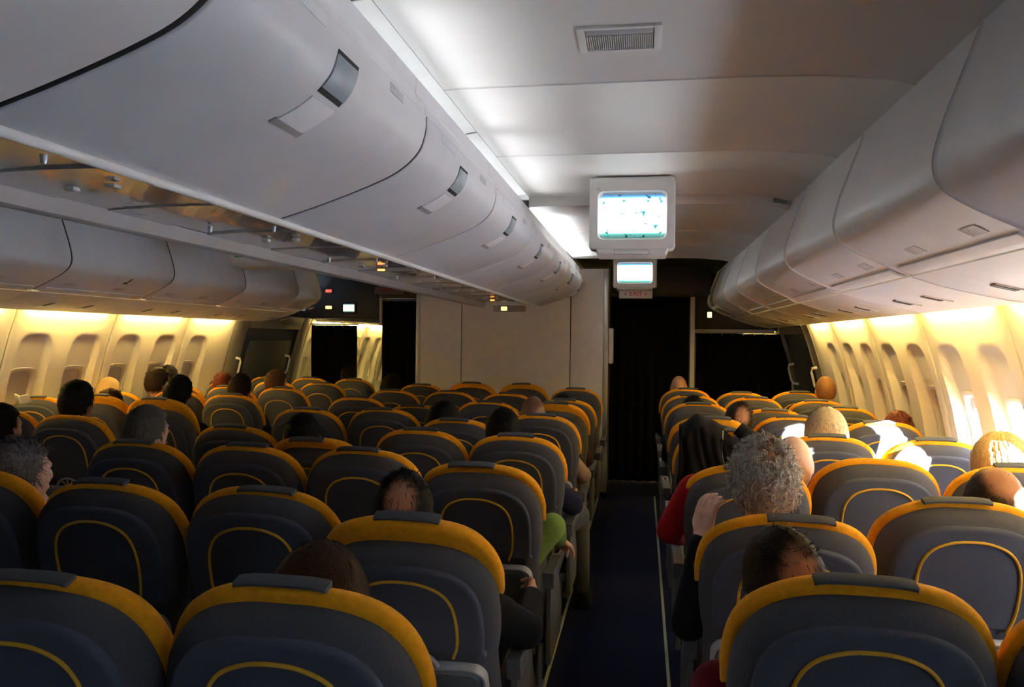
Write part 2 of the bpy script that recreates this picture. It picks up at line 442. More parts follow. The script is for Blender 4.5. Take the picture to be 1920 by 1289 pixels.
def center_bin(k, y0, y1, side, label):
    s = 1 if side > 0 else -1
    P = prof_c if s > 0 else [(mx(x), z) for x, z in prof_c]
    PR = prof_rail if s > 0 else [(mx(x), z) for x, z in prof_rail]
    root = empty('overhead_bin', ((-.8 if s > 0 else mx(-.8)), y0, 0))
    tag(root, label, 'overhead bin', 'centre overhead bins')
    pi = Matrix.Translation(root.location).inverted()
    def fix(o):
        if o is not None and o.parent == root: o.location = -root.location
    fix(mesh_obj('door_panel', shell_extrude('door_panel', P, y0 + .006, y1 - .006, .03 * s, .007), M_bin, root))
    fix(mesh_obj('door_seal', shell_extrude('door_seal', offset_line(P, .003 * s), y1 - .0062, y1 + .0062, .02 * s, .0004), M_bin2, root))  # black strip standing in for the shade inside the door gap
    fix(mesh_obj('rail', shell_extrude('rail', PR, y0 + .002, y1 - .002, .02 * s, .003), M_bin, root))
    a, b = sorted((-.63 * 1, -1.02)); 
    if s < 0: a, b = mx(-.63), mx(-1.02); a, b = min(a, b), max(a, b)
    # body behind the door
    body = offset_line(P, .034 * s)
    fix(mesh_obj('body', shell_extrude('body', body, y0 + .001, y1 - .001, .01 * s, .0005), M_bin2, root))
    if s > 0:
        for nm, aa, bb, dy0, dy1, m in (('number_plate', .90, .96, .72, .82, M_plate), ('number_plate', .90, .97, .16, .34, M_bin)):
            fix(patch(nm, P, aa, bb, y0 + dy0, y0 + dy1, .0015, .0015, m, root))
        L = len(root.children); latch(root, P, y0 + .46, 1)
        for c in root.children: c.location = -root.location
    return root

def outer_bin(k, y0, y1, side, label, rows=True):
    s = 1 if side > 0 else -1
    P = prof_o if s > 0 else [(mx(x), z) for x, z in prof_o]
    root = empty('overhead_bin', ((.9 if s > 0 else mx(.9)), y0, 0)); tag(root, label, 'overhead bin', '%s window-side overhead bins' % ('right' if s > 0 else 'left'))
    mesh_obj('door_panel', shell_extrude('door_panel', P, y0 + .005, y1 - .005, -.03 * s, .007), M_bin, root)
    mesh_obj('door_seal', shell_extrude('door_seal', offset_line(P, -.003 * s), y1 - .005, y1 + .005, -.02 * s, .0004), M_bin2, root)  # black strip painting the shade of the gap, as on the centre bins
    mesh_obj('body', shell_extrude('body', offset_line(P, -.034 * s), y0 + .001, y1 - .001, -.01 * s, .0005), M_bin2, root)
    # lower grip rail along the door edge, placards and under-bin service panel
    G = [(.985, 1.832), (.96, 1.838), (.93, 1.855)]; G = G if s > 0 else [(mx(x), z) for x, z in G]
    mesh_obj('grip_rail', shell_extrude('grip_rail', offset_line(G, .004 * s), y0 + .05, y1 - .05, -.006 * s, .002), M_bin, root)
    for dy in (.14, .60):
        patch('number_plate', P, .10, .15, y0 + dy, y0 + dy + .10, -.0016 * s, -.0016 * s, M_plate, root)
    Q = spline([(1.395, 1.728), (1.30, 1.745), (1.12, 1.785), (.995, 1.825)], 5); Q = Q if s > 0 else [(mx(x), z) for x, z in Q]
    u = mesh_obj('under_panel', shell_extrude('under_panel', Q, y0 + .003, y1 - .003, -.015 * s, .004), M_bin, root)
    for dy in (.35, .72):
        patch('reading_lamp', Q, .42, .62, y0 + dy, y0 + dy + .05, -.005 * s, -.006 * s, M_white, u)
        patch('lamp_lens', Q, .47, .57, y0 + dy + .008, y0 + dy + .042, -.007 * s, -.003 * s, M_dark, u)
    for c in root.children: c.location = -root.location
    return root, P

yl = SEAMS + [7.78]
cb = []
for k, (a, b) in enumerate(zip(yl, yl[1:])):
    nm = 'behind the camera' if b < 0.3 else None
    n = k - 2
    if n < 0:
        lab = 'pale grey centre overhead bin above right of the camera, %s behind' % ('just' if n == -1 else 'further')
        lab2 = 'pale grey centre bin on its far side, %s behind the camera' % ('just' if n == -1 else 'further')
    else:
        lab = 'pale grey centre overhead bin with latch facing the near aisle, %s from the camera' % ORD[n]
        lab2 = 'pale grey centre overhead bin facing the far left aisle, %s from the camera' % ORD[n]
    center_bin(k, a, b, 1, lab); center_bin(k, a, b, -1, lab2)
for side in (1, -1):
    ee = SEAMS + ([8.34, 9.0] if side > 0 else [7.85])
    for k, (a, b) in enumerate(zip(ee, ee[1:])):
        n = k - 2
        wd_ = 'right' if side > 0 else 'left'
        lab = ('grey %s window-side overhead bin behind the camera, %s one' % (wd_, 'nearer' if n == -1 else 'further')) if n < 0 else 'grey curved overhead bin over the %s window seats, %s from the camera' % (wd_, ORD[n])
        root, P = outer_bin(k, a, b, side, lab)
        if side < 0 and n == 4:
            st = patch('sticker', P, .20, .36, a + .55, a + .67, .003, .002, M_paper, root); st.location = -root.location
            s2 = patch('sticker_mark', P, .22, .33, a + .60, a + .615, .0045, .002, M_black, st)
            s3 = patch('sticker_mark', P, .22, .25, a + .58, a + .60, .0045, .002, M_black, st)

# rounded end caps of the bin rows
def end_cap(prof, y, back, label, m=M_bin, grp=None):
    pts = list(prof) + back
    rings = []
    for yy, o in ((y, 0.0), (y + .02, 0.004), (y + .04, .018), (y + .05, .04)):
        rings.append([(p[0], yy, p[1]) for p in offset_poly(pts, o)])
    o = mesh_obj('bin_end_cap', loft_me('bin_end_cap', rings, smooth=50), m); tag(o, label, 'end cap')
    return o
end_cap(prof_c, 7.78, [(-.63, 2.262), (-1.03, 2.30)], 'rounded grey end cap of the near centre bin row')
end_cap([(mx(x), z) for x, z in prof_c], 7.78, [(mx(-.63), 2.262), (mx(-1.03), 2.30)], 'rounded grey end cap of the far centre bin row')
end_cap([(mx(x), z) for x, z in prof_o], 7.85, [(mx(1.3), 2.38), (mx(1.4), 1.85)], 'rounded grey end cap of the left bin row by the door')
end_cap(prof_o, 9.0, [(1.3, 2.38), (1.4, 1.85)], 'dark rounded end cap of the right bin row by the curtain')

# white edge trims and service panels under the centre bins
tr1 = mesh_obj('trim_1', tube_me('trim_1', [(-1.035, YB + .01, 1.900), (-1.035, 7.80, 1.900)], 0.011, 12), M_white); tag(tr1, 'white round edge trim under the centre bins, near side', None, None, 'structure')
tr2 = mesh_obj('trim_2', shell_extrude('trim_2', [(-1.625, 1.905), (-1.60, 1.897), (-1.592, 1.90), (-1.590, 1.945)], YB + .01, 7.80, -.008, .003), mat('lip_plastic', (.42, .40, .39), .5, .04, 10)); tag(tr2, 'grey lip under the centre bins, far side', None, None, 'structure')
def service_panel(k, y0, y1, label):
    root = empty('service_panel', (-1.31, y0, 1.94)); tag(root, label, 'service panel', 'service panels under the centre bins')
    L = y1 - y0; a = .003
    for j, (f0, f1, dz) in enumerate(((0, .30, 0), (.30, .52, .006), (.52, .80, 0), (.80, 1, .004))):
        rings = []
        for t in range(9):
            x = -.275 + .55 * t / 8; z = dz + .010 * (1 - (x / .275) ** 2)
            rings.append([(x, L * f0 + a, z), (x, L * f1 - a, z), (x, L * f1 - a, z + .012), (x, L * f0 + a, z + .012)])
        mesh_obj('panel', loft_me('panel', rings, smooth=30), M_psu, root)
    for x, y in ((-.13, .18), (.0, .16), (.12, .18)):
        p = box('reading_light', x - .014, x + .014, L * .52 + y - .014, L * .52 + y + .014, -.005, .006, M_white, root, .004)
    for x, y in ((-.17, .08), (.06, .09), (.17, .07)):
        me = tube_me('air_nozzle', [(x, L * .30 + y, .008), (x, L * .30 + y, -.006), (x, L * .30 + y, -.012)], [.009, .007, .005], 10)
        mesh_obj('air_nozzle', me, M_alu, root)
    if k % 3 == 2:
        s = box('sign_box', -.10, .10, L * .80 + .02, L - .02, -.014, .006, M_psu, root, .004)
        box('lit_sign', -.09, -.05, L * .80 + .018, L * .80 + .021, -.013, -.003, emit('amber_sign', (1.0, .35, .06), 3.0), s)
for k, (a, b) in enumerate(zip(yl, yl[1:])):
    n = k - 2
    service_panel(k, a, b, ('glossy service panel under the centre bins, behind the camera, %s' % ('near one' if n == -1 else 'far one')) if n < 0 else 'glossy service panel with reading lights under the centre bins, %s from the camera' % ORD[n])
# belt sign hanging at the end of the bins
bs = empty('seatbelt_sign', (-1.31, 7.65, 1.905)); tag(bs, 'small hanging sign box with amber lit symbol by the partition', 'sign')
box('body', -.16, .16, -.04, .04, -.06, .0, M_psu, bs, .006)
box('lit_symbol', -.075, -.02, -.043, -.039, -.05, -.012, emit('amber_lamp', (1.0, .55, .12), 4.0), bs)

# cove lights above the centre bins
def cove(x, y0, y1, m, label, s, watts=0.0):
    root = empty('cove_light', (x, y0, 2.30)); tag(root, label, 'light', 'cove lights above the centre bins')
    L = y1 - y0
    if watts:
        ad = bpy.data.lights.new('cove_lens', 'AREA'); ad.shape = 'RECTANGLE'; ad.size = L - .06; ad.size_y = .014; ad.energy = watts; ad.spread = R(80); ad.color = (.93, .96, 1.0)
        ao = bpy.data.objects.new('cove_lens', ad); C.objects.link(ao); ao.parent = root; ao.location = (-.045 * s, L / 2, -.010)
        dv = Vector((math.cos(R(28)) * s, 0, math.sin(R(28)))); up_ = Vector((0, 1, 0)); zz = -dv; xx = up_; yy_ = zz.cross(xx)
        ao.rotation_euler = Matrix((xx, yy_, zz)).transposed().to_euler()
    mesh_obj('lamp_tube', tube_me('lamp_tube', [(-.065 * s, .02, -.026), (-.065 * s, L - .02, -.026)], .012, 10), m, root)
    mesh_obj('reflector', shell_extrude('reflector', [(-.012 * s, -.06), (-.13 * s, -.06), (-.16 * s, -.03), (-.16 * s, .06), (-.13 * s, .105), (-.03 * s, .118)], 0, L, .004 * s, .001), M_white, root)
segs = [(.55, 1.85), (1.87, 3.13), (3.15, 4.5)]
for k, (a, b) in enumerate(segs):
    cove(-.652, a, b, M_cove, 'bright white cove light strip along the near centre bins, %s length from the camera' % ORD[k], 1, 0.8 * (b - a))
cove(-.652, 4.95, 7.4, emit('cove_tube_far', (0.86, 0.93, 1.0), 30.0), 'white cove light strip along the near centre bins beyond the ceiling monitor', 1, 5.0)
for k, (a, b) in enumerate(((YB + .02, 2.0), (2.02, 6.5))):
    cove(mx(-.652), a, b, M_cove2, 'dim cove light strip above the far left aisle, %s length' % ORD[k], -1)

# ------------------------------------------------------------------ partition, header, curtains
pt = empty('wall_partition', (0, 8.1, 0)); tag(pt, 'beige centre partition wall closing the middle seats', None, None, 'structure')
xs = [(-2.36, -1.905), (-1.90, -.745), (-.74, -.40)]
for a, b in xs: box('panel', a + .002, b - .002, 0, .04, 0, 2.31, M_bulk, pt, .003)
box('backing', -2.355, -.40, .01, .035, 0, 2.305, M_darkceil, pt)
box('edge_trim', -.40, -.352, -.012, .05, 0, 2.312, M_trim, pt, .006)
box('edge_trim', -2.40, -2.36, -.012, .05, 0, 2.312, M_trim, pt, .006)
hd = box('handset_box', -.352, -.30, 8.13, 8.28, 1.33, 1.70, M_white, None, .014, 3); tag(hd, 'slim white box on the aisle edge of the beige partition', 'wall box')

def curtain(x0, x1, y, z0, z1, label, flare=0.0, amp=.03, wl=.11):
    root = empty('curtain', ((x0 + x1) / 2, y, 0)); tag(root, label, 'curtain', 'black cabin curtains')
    n = int((x1 - x0) / .012); vs = []; fs = []; nz = 14
    for i in range(n + 1):
        for j in range(nz + 1):
            t = j / nz; z = z0 + (z1 - z0) * t; x = x0 + (x1 - x0) * i / n
            x += flare * (1 - t) * (i / n)
            a = amp * (0.6 + .4 * (1 - t)); ph = 2 * math.pi * x / wl + .4 * math.sin(3 * x)
            vs.append((x - (x0 + x1) / 2, a * math.sin(ph) + .006 * math.sin(9 * z + 5 * x), z))
    for i in range(n):
        for j in range(nz): fs.append((i * (nz + 1) + j, (i + 1) * (nz + 1) + j, (i + 1) * (nz + 1) + j + 1, i * (nz + 1) + j + 1))
    me = bpy.data.meshes.new('cloth'); me.from_pydata(vs, [], fs); shade(me, 180)
    o = mesh_obj('cloth', me, M_curt, root); md = o.modifiers.new('t', 'SOLIDIFY'); md.thickness = .003
    mesh_obj('rail', tube_me('rail', [(x0 - (x0 + x1) / 2 - .02, 0, z1 + .012), (x1 - (x0 + x1) / 2 + .02, 0, z1 + .012)], .009, 8), M_trim if z1 < 1.9 else M_dark, root)
    k = x0 + .05
    hk = tube_me('hook', [(0, 0, z1 + .014), (0, .008, z1), (0, 0, z1 - .02)], .003, 6)
    while k < x1:
        h = mesh_obj('hook', hk, M_white if z1 < 1.9 else M_dark, root); h.location.x = k - (x0 + x1) / 2; k += .12
YC = 9.3
curtain(-.36, .50, 8.75, .02, 2.06, 'black curtain closing the near aisle beside the partition')
curtain(.60, 1.66, 9.2, .02, 1.665, 'black curtain behind the right window seats')
curtain(-4.12, -3.52, YC, .02, 1.72, 'black curtain left of the lit gap at the far left')
curtain(-3.12, -2.36, 9.1, .02, 2.02, 'black curtain drawn aside between lit gap and partition', flare=-.06)
po = box('curtain_post', .515, .56, 8.75, 8.80, 0, 2.06, M_white, None, .008); tag(po, 'thin pale upright post between the two right curtains', 'post')
# dark headers above the curtains
hw = empty('trim_3'); tag(hw, 'dark headers over the curtained doorways', None, None, 'structure')
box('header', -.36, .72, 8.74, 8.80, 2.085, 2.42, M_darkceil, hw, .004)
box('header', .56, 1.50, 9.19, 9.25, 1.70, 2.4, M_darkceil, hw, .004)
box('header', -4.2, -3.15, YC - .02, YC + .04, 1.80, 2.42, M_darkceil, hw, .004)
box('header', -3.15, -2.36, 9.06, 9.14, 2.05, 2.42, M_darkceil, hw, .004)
box('jamb', -3.15, -3.12, 9.06, 9.35, 1.72, 2.42, M_bin, hw, .003)
box('valance', .56, 1.46, 9.15, 9.19, 1.675, 1.715, M_bin, hw, .004)

# ------------------------------------------------------------------ monitors and exit signs
def screen_mat(name, stren, dark=True, tint=(0.93, 1.0, 1.0)):
    m = bpy.data.materials.new(name); m.use_nodes = True; nt = m.node_tree; b = nt.nodes['Principled BSDF']
    b.inputs['Base Color'].default_value = (.02, .03, .03, 1); b.inputs['Roughness'].default_value = .15
    tc = nt.nodes.new('ShaderNodeTexCoord'); sp = nt.nodes.new('ShaderNodeSeparateXYZ'); nt.links.new(tc.outputs['Generated'], sp.inputs[0])
    rp = nt.nodes.new('ShaderNodeValToRGB'); nt.links.new(sp.outputs['Z'], rp.inputs['Fac']); e = rp.color_ramp.elements
    rp.color_ramp.interpolation = 'LINEAR'
    e[0].position = 0; e[0].color = (.02, .05, .05, 1); e[1].position = 1; e[1].color = (.02, .04, .06, 1)
    for p, c in ((.07, (.03, .12, .10)), (.10, (.10, .40, .32)), (.12, tint), (.88, tint), (.905, (.08, .25, .45)), (.95, (.03, .08, .16))):
        q = e.new(p); q.color = c + (1,)
    out = rp.outputs['Color']
    if dark:
        mp = nt.nodes.new('ShaderNodeMapping'); mp.inputs['Scale'].default_value = (7, 1, 5); nt.links.new(tc.outputs['Generated'], mp.inputs[0])
        n = nt.nodes.new('ShaderNodeTexNoise'); n.inputs['Scale'].default_value = 1.6; n.inputs['Detail'].default_value = 3; nt.links.new(mp.outputs[0], n.inputs['Vector'])
        r2 = nt.nodes.new('ShaderNodeValToRGB'); r2.color_ramp.elements[0].position = .35; r2.color_ramp.elements[0].color = (.02, .12, .13, 1)
        r2.color_ramp.elements[1].position = .41; r2.color_ramp.elements[1].color = (1, 1, 1, 1); nt.links.new(n.outputs['Fac'], r2.inputs['Fac'])
        mm = nt.nodes.new('ShaderNodeMix'); mm.data_type = 'RGBA'; mm.blend_type = 'MULTIPLY'; mm.inputs['Factor'].default_value = 1
        nt.links.new(out, mm.inputs['A']); nt.links.new(r2.outputs['Color'], mm.inputs['B']); out = mm.outputs['Result']
    nt.links.new(out, b.inputs['Emission Color']); b.inputs['Emission Strength'].default_value = stren
    return m

def to_mesh(t):
    me = bpy.data.meshes.new_from_object(t); me.name = t.name; nm = t.name.split('.')[0]
    o = bpy.data.objects.new(nm + '_mark', me); C.objects.link(o); o.parent = t.parent; o.location = t.location; o.rotation_euler = t.rotation_euler
    bpy.data.objects.remove(t); o.name = nm
    return o
def rrect(hw, hh, r, n=6, zc=0.0):
    o = []
    for cx, cz, a0 in ((hw - r, hh - r, 0), (-hw + r, hh - r, 90), (-hw + r, -hh + r, 180), (hw - r, -hh + r, 270)):
        for k in range(n + 1):
            a = R(a0 + 90 * k / n); o.append((cx + r * math.cos(a), zc + cz + r * math.sin(a)))
    return o

def monitor(x, y, ztop, w, h, label, m, txt=True):
    root = empty('ceiling_monitor', (x, y, ztop)); tag(root, label, 'monitor', 'aisle ceiling monitors')
    out = rrect(w / 2, h * .46, .02, 5, -h * .47)
    # housing: front bezel ring and tapering tub behind
    sw, sh, sz = w * .375, h * .275, -h * .50
    rings = []
    for o, yy in ((.0, .10), (0, .02), (.006, .004), (.016, .0)):
        rings.append([(p[0], yy, p[1]) for p in offset_poly(out, o)])
    inner = rrect(sw + .012, sh + .012, .03, 5, sz); inner2 = rrect(sw, sh, .026, 5, sz)
    rings.append([(p[0], 0.0, p[1]) for p in inner]); rings.append([(p[0], .022, p[1]) for p in inner2])
    mesh_obj('bezel', loft_me('bezel', rings, cap=False, smooth=40), M_white, root)
    tub = []
    for sc_, yy, dz in ((1.0, .09, 0), (.97, .16, 0), (.86, .30, .01), (.80, .36, .02)):
        tub.append([(p[0] * sc_, yy, -h * .47 + (p[1] + h * .47) * sc_ + dz) for p in out])
    mesh_obj('housing', loft_me('housing', tub, smooth=40), M_white, root)
    # bulged glass
    s = []
    for f, yy in ((1.0, .024), (.96, .018), (.8, .012), (.5, .008), (.15, .006)):
        s.append([(p[0] * f, yy, sz + (p[1] - sz) * f) for p in rrect(sw, sh, .026, 5, sz)])
    mesh_obj('screen', loft_me('screen', s, smooth=60), m, root)
    box('mount', -w * .42, w * .42, .05, .30, -h * .03, .0, M_white, root, .004)
    # lower tray with hinge slot
    lo = [(-w * .43, -h * .905), (w * .43, -h * .905), (w * .40, -h * 1.0), (-w * .40, -h * 1.0)]
    mesh_obj('lower_tray', slab_me('lower_tray', lo, ((.012, .004), (.0, .016), (0, .20), (.012, .21)), 40), M_white, root)
    bm = bmesh.new(); box_bm(bm, -w * .20, w * .20, .001, .012, -h * .985, -h * .94, .002); pl = mesh_obj('access_plate', finish(bm, 'access_plate'), M_trim if not txt else M_white, root)
    bm = bmesh.new(); box_bm(bm, -w * .205, w * .205, .0025, .012, -h * .992, -h * .934, 0); mesh_obj('plate_gap', finish(bm, 'plate_gap'), M_vent, root)
    if txt:
        fc = bpy.data.curves.new('number_print', 'FONT'); fc.body = '1A'; fc.size = .022; fc.extrude = .0006
        t = bpy.data.objects.new('number_print', fc); C.objects.link(t); t.parent = root; t.rotation_euler = (R(90), 0, 0); t.location = (-w * .43, -.001, -h * .185); fc.materials.append(M_vent); to_mesh(t)
m1 = unproject(1186, 338, 4.05)
monitor(m1.x, 4.05, ZC, .437, .41, 'large white tube monitor hanging from the aisle ceiling, picture on', screen_mat('screen_picture', 5.0))
m2 = unproject(1190, 545, 8.0)
monitor(m2.x, 7.98, 2.43, .44, .345, 'smaller looking white monitor with blank bright screen, above the exit sign', screen_mat('screen_white', 7.0, False, (.9, .97, 1.0)), False)

def text(body, size, m, parent, loc, ext=.001):
    fc = bpy.data.curves.new('lettering', 'FONT'); fc.body = body; fc.size = size; fc.extrude = ext; fc.align_x = 'CENTER'; fc.align_y = 'CENTER'
    fc.offset = size * .012
    t = bpy.data.objects.new('lettering', fc); C.objects.link(t); t.parent = parent; t.rotation_euler = (R(90), 0, 0); t.location = loc; fc.materials.append(m)
    return to_mesh(t)
def exit_sign(x, y, z, w, h, label, m):
    root = empty('exit_sign', (x, y, z)); tag(root, label, 'exit sign', 'exit signs')
    box('sign_body', -w / 2, w / 2, 0, .05, -h, 0, m, root, .004)
    text('EXIT', h * .72, M_red, root, (0, -.002, -h * .5))
    for s in (-1, 1):
        bm = bmesh.new(); v = [bm.verts.new((s * (w * .30 + dx), -.002, -h * .5 + dz)) for dx, dz in ((.016, 0), (-.006, .013), (-.006, -.013))]
        f = bm.faces.new(v); r = bmesh.ops.extrude_face_region(bm, geom=[f]); bmesh.ops.translate(bm, verts=[e for e in r['geom'] if isinstance(e, bmesh.types.BMVert)], vec=(0, .003, 0))
        mesh_obj('arrow', finish(bm, 'arrow'), M_red, root)
es = unproject(1192, 545, 8.02)
M_sign = mat('sign_plastic', (.50, .48, .44), .5, .03, 20)
exit_sign(es.x, 8.02, es.z + .005, .335, .085, 'pale sign reading EXIT in red under the far monitor', M_sign)
e2 = unproject(728, 538, 8.9)
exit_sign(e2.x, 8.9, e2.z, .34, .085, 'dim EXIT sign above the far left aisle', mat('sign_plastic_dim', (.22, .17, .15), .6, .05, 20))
# small lights and little monitor on the dark header, far left
h0 = unproject(655, 578, YC - .03)
sm = empty('wall_screen', (h0.x, YC - .02, h0.z)); tag(sm, 'tiny lit screen on the dark header at the far left', 'screen')
box('case', -.095, .095, -.03, 0, -.07, .07, M_dark, sm, .008)
box('glass', -.072, .072, -.034, -.029, -.052, .052, screen_mat('screen_small', 1.6, True, (.85, 1.0, .62)), sm, .004)
for px, py, c, nm in ((617, 546, (1, .05, .02), 'red'), (617, 577, (1, .45, .05), 'amber')):
    q = unproject(px, py, YC - .02)
    root = empty('indicator_lamp', (q.x, YC - .02, q.z)); tag(root, 'tiny %s indicator lamp on the dark header at the far left' % nm, 'lamp', 'indicator lamps')
    box('base', -.05, .05, -.012, 0, -.028, .028, M_dark, root, .004)
    box('lens', -.04, .04, -.02, -.010, -.018, .018, emit(nm + '_lamp', c, 1.2 if nm == 'red' else 3.0), root, .006)
q = unproject(1332, 590, 9.02)
root = empty('indicator_lamp', (q.x, 9.13, q.z)); tag(root, 'tiny greenish lamp at the end of the right bins', 'lamp', 'indicator lamps')
box('base', -.03, .03, 0.0, .06, -.04, .04, M_dark, root, .004); box('lens', -.024, .024, -.008, .002, -.032, .032, emit('green_lamp', (.75, 1, .45), 1.5), root, .006)
# side monitor tucked over the left aisle
lm = unproject(330, 460, 4.9)
lmo = empty('monitor_base', (mx(-.10), 4.9, 2.40)); tag(lmo, 'white monitor tub over the far left aisle, half hidden by the bins', 'monitor')
box('tub', -.22, .22, 0, .30, -.36, -.02, M_white, lmo, .03, 3); box('front', -.20, .20, -.02, .01, -.34, -.06, M_white, lmo, .02, 3)
box('glass', -.16, .16, -.026, -.018, -.30, -.10, screen_mat('screen_left', 1.0, True), lmo, .006)

# ------------------------------------------------------------------ seats
ROWP = 0.84
COLS = dict(A=-4.045, B=-3.555, C=-3.065, D=-2.07, E=-1.58, F=-1.09, G=-.60, H=.405, J=.895, K=1.385)
BLOCKL = dict(A='left window seat', B='left middle seat', C='left aisle seat', D='centre block far aisle seat', E='centre block left-middle seat', F='centre block right-middle seat', G='centre block near aisle seat', H='right aisle seat', J='right middle seat', K='right window seat')
UP = 14.0; BL = 0.721; PZ = 0.45
def top_y(col, k): return (1.25 if COLS[col] < .2 else 1.5) + ROWP * k
def pivot_y(col, k): return top_y(col, k) + BL * math.sin(R(UP))

def half_w(z):
    if z >= .47: return .236 * max(0.0, 1 - ((z - .47) / .225) ** 2.8) ** (1 / 2.8)
    if z >= .30: return .236 - .020 * ((.47 - z) / .17) ** 2
    return .216 - .004 * (.30 - z) / .30
def back_outline(n=16, m=14):
    r = [(half_w(z), z) for z in [0.0 + .47 * i / m for i in range(m)]]
    for i in range(n + 1):
        a = math.pi / 2 * i / n
        r.append((.236 * math.cos(a) ** (2 / 2.8) if i < n else 0, .47 + .225 * math.sin(a) ** (2 / 2.8)))
    return r + [(-x, z) for x, z in r[-2::-1]]
OUT = back_outline()
me_back = slab_me('backrest', OUT, ((.055, -.052), (.038, -.046), (.018, -.034), (.004, -.018), (0, -.002), (0, .020), (.012, .045), (.035, .058)), 60)
upper = [p for p in OUT if p[1] >= .345]
def clip(z0): 
    a = [p for p in OUT if p[1] >= z0]
    return a
pan_out = offset_poly(clip(.32), .034)
me_panel = slab_me('rear_panel', pan_out, ((.012, -.0615), (.004, -.060), (0, -.055), (.0, -.034)), 50)
me_seam = None
arch = [(-.112, .352), (-.127, .40), (-.133, .47), (-.127, .545), (-.100, .592), (-.052, .616), (0, .622)]
arch = spline(arch + [(-x, z) for x, z in arch[-2::-1]], 5)
me_pipe = tube_me('piping', [(x, -.0625, z) for x, z in arch], .0042, 8)
ho = []
for x, z in OUT:
    if z >= .44: ho.append((x, z))
ho = offset_poly(ho, -.014)
me_head = slab_me('headrest', ho, ((.014, .000), (.002, .006), (0, .018), (.002, .032), (.020, .058), (.06, .075)), 60,
                  lambda x, z: .022 * (abs(x) / .25) ** 2 + .003 * math.sin(23 * x + 31 * z))
fo = []
for i in range(13):
    x = -.088 + .176 * i / 12; fo.append((x, .716 - .006 * (abs(x) / .088) ** 4 + .003 * math.sin(9 * x)))
fo = fo + [(x, z - .010) for x, z in fo[::-1]]
me_flap = slab_me('headrest_flap', fo, ((.003, .004), (0, .008), (0, .034), (.003, .038)), 50, lambda x, z: -.004 * math.sin(12 * x))
me_tray = slab_me('tray_table', rrect(.182, .135, .03, 5, .175), ((.006, -.078), (.0, -.072), (0, -.050)), 40)
tf = []
for o, y in ((0.0, -.050), (.0, -.070), (-.004, -.076), (-.011, -.076), (-.015, -.070), (-.015, -.050)):
    tf.append([(p[0], y, p[1]) for p in offset_poly(rrect(.184, .137, .031, 5, .175), o)])
me_trayf = loft_me('tray_frame', tf, cap=False, smooth=40)
me_arc = tube_me('tray_recess_rim', [(.075 * math.cos(a), -.0785, .115 + .085 * math.sin(a)) for a in [math.pi * i / 16 for i in range(17)]], .003, 6)
me_latch = None
bm = bmesh.new(); box_bm(bm, -.012, .012, -.094, -.076, .30, .335, .004); me_tlatch = finish(bm, 'tray_latch')
me_ring = tube_me('cup_ring', [(.068 * math.cos(a), -.070, .318 + .062 * math.sin(a)) for a in [math.pi * i / 18 for i in range(19)]], .0058, 8)
me_spoke = []
for a in (62, 95, 128):
    me_spoke.append(tube_me('spoke', [(0.004, -.068, .325), (.060 * math.cos(R(a)), -.068, .318 + .056 * math.sin(R(a)))], .0042, 6))
bm = bmesh.new(); box_bm(bm, -.222, .222, .02, .47, -.075, .03, .035, 4); me_cush = finish(bm, 'seat_cushion', 60)
def arm_me(w, long):
    pr = [(-.04, .135), (.30, .148), (.36, .150), (.395, .165), (.405, .185), (.395, .200), (-.05, .198)]
    rings = []
    for x, o in ((-w / 2, .006), (-w / 2 + .004, .0), (w / 2 - .004, 0), (w / 2, .006)):
        rings.append([(x, p[0], p[1]) for p in offset_poly(pr, o)])
    return loft_me('armrest', rings, smooth=40)
me_arm = arm_me(.046, 1)
bm = bmesh.new(); box_bm(bm, -.018, .018, .22, .30, .195, .203, .003); me_ctrl = finish(bm, 'control_panel')
bm = bmesh.new()
for y in (.235, .26, .285): box_bm(bm, -.010, .010, y - .007, y + .007, .202, .2055, .001)
bm.free()
bm = bmesh.new(); box_bm(bm, -.010, .010, -.007, .007, .0, .004, .001); me_btn = finish(bm, 'control_button')
sp_ = [(-.03, -.17), (.34, -.17), (.36, -.04), (.30, .05), (.22, .14), (-.03, .14)]
rg = []
for x, o in ((-.012, .008), (-.008, 0), (.008, 0), (.012, .008)): rg.append([(x, p[0], p[1]) for p in offset_poly(sp_, o)])
me_side = loft_me('side_panel', rg, smooth=40)
me_legs = [tube_me('leg', [(0, .06, -.08), (0, .02, -.25), (0, -.02, -.45)], .017, 8), tube_me('leg', [(0, .40, -.08), (0, .38, -.25), (0, .36, -.45)], .017, 8)]
bm = bmesh.new(); box_bm(bm, -.02, .02, -.06, .42, -.45, -.425, .004); me_foot = finish(bm, 'leg_rail')
bm = bmesh.new(); box_bm(bm, -.235, .235, .04, .10, -.12, -.075, .012); me_beam = finish(bm, 'beam')

def solve_recline(col, k, ypx):
    """back angle that puts the top of the backrest at the picture row ypx"""
    best, ba = 1e9, UP
    for a in np.arange(8, 33, .25):
        p = Vector((COLS[col], pivot_y(col, k) - BL * math.sin(R(a)), PZ + BL * math.cos(R(a)))) - CAM
        v = CROT.transposed() @ p; y = 644.5 - F_PX * v.y / -v.z
        if abs(y - ypx) < best: best, ba = abs(y - ypx), a
    return float(ba)

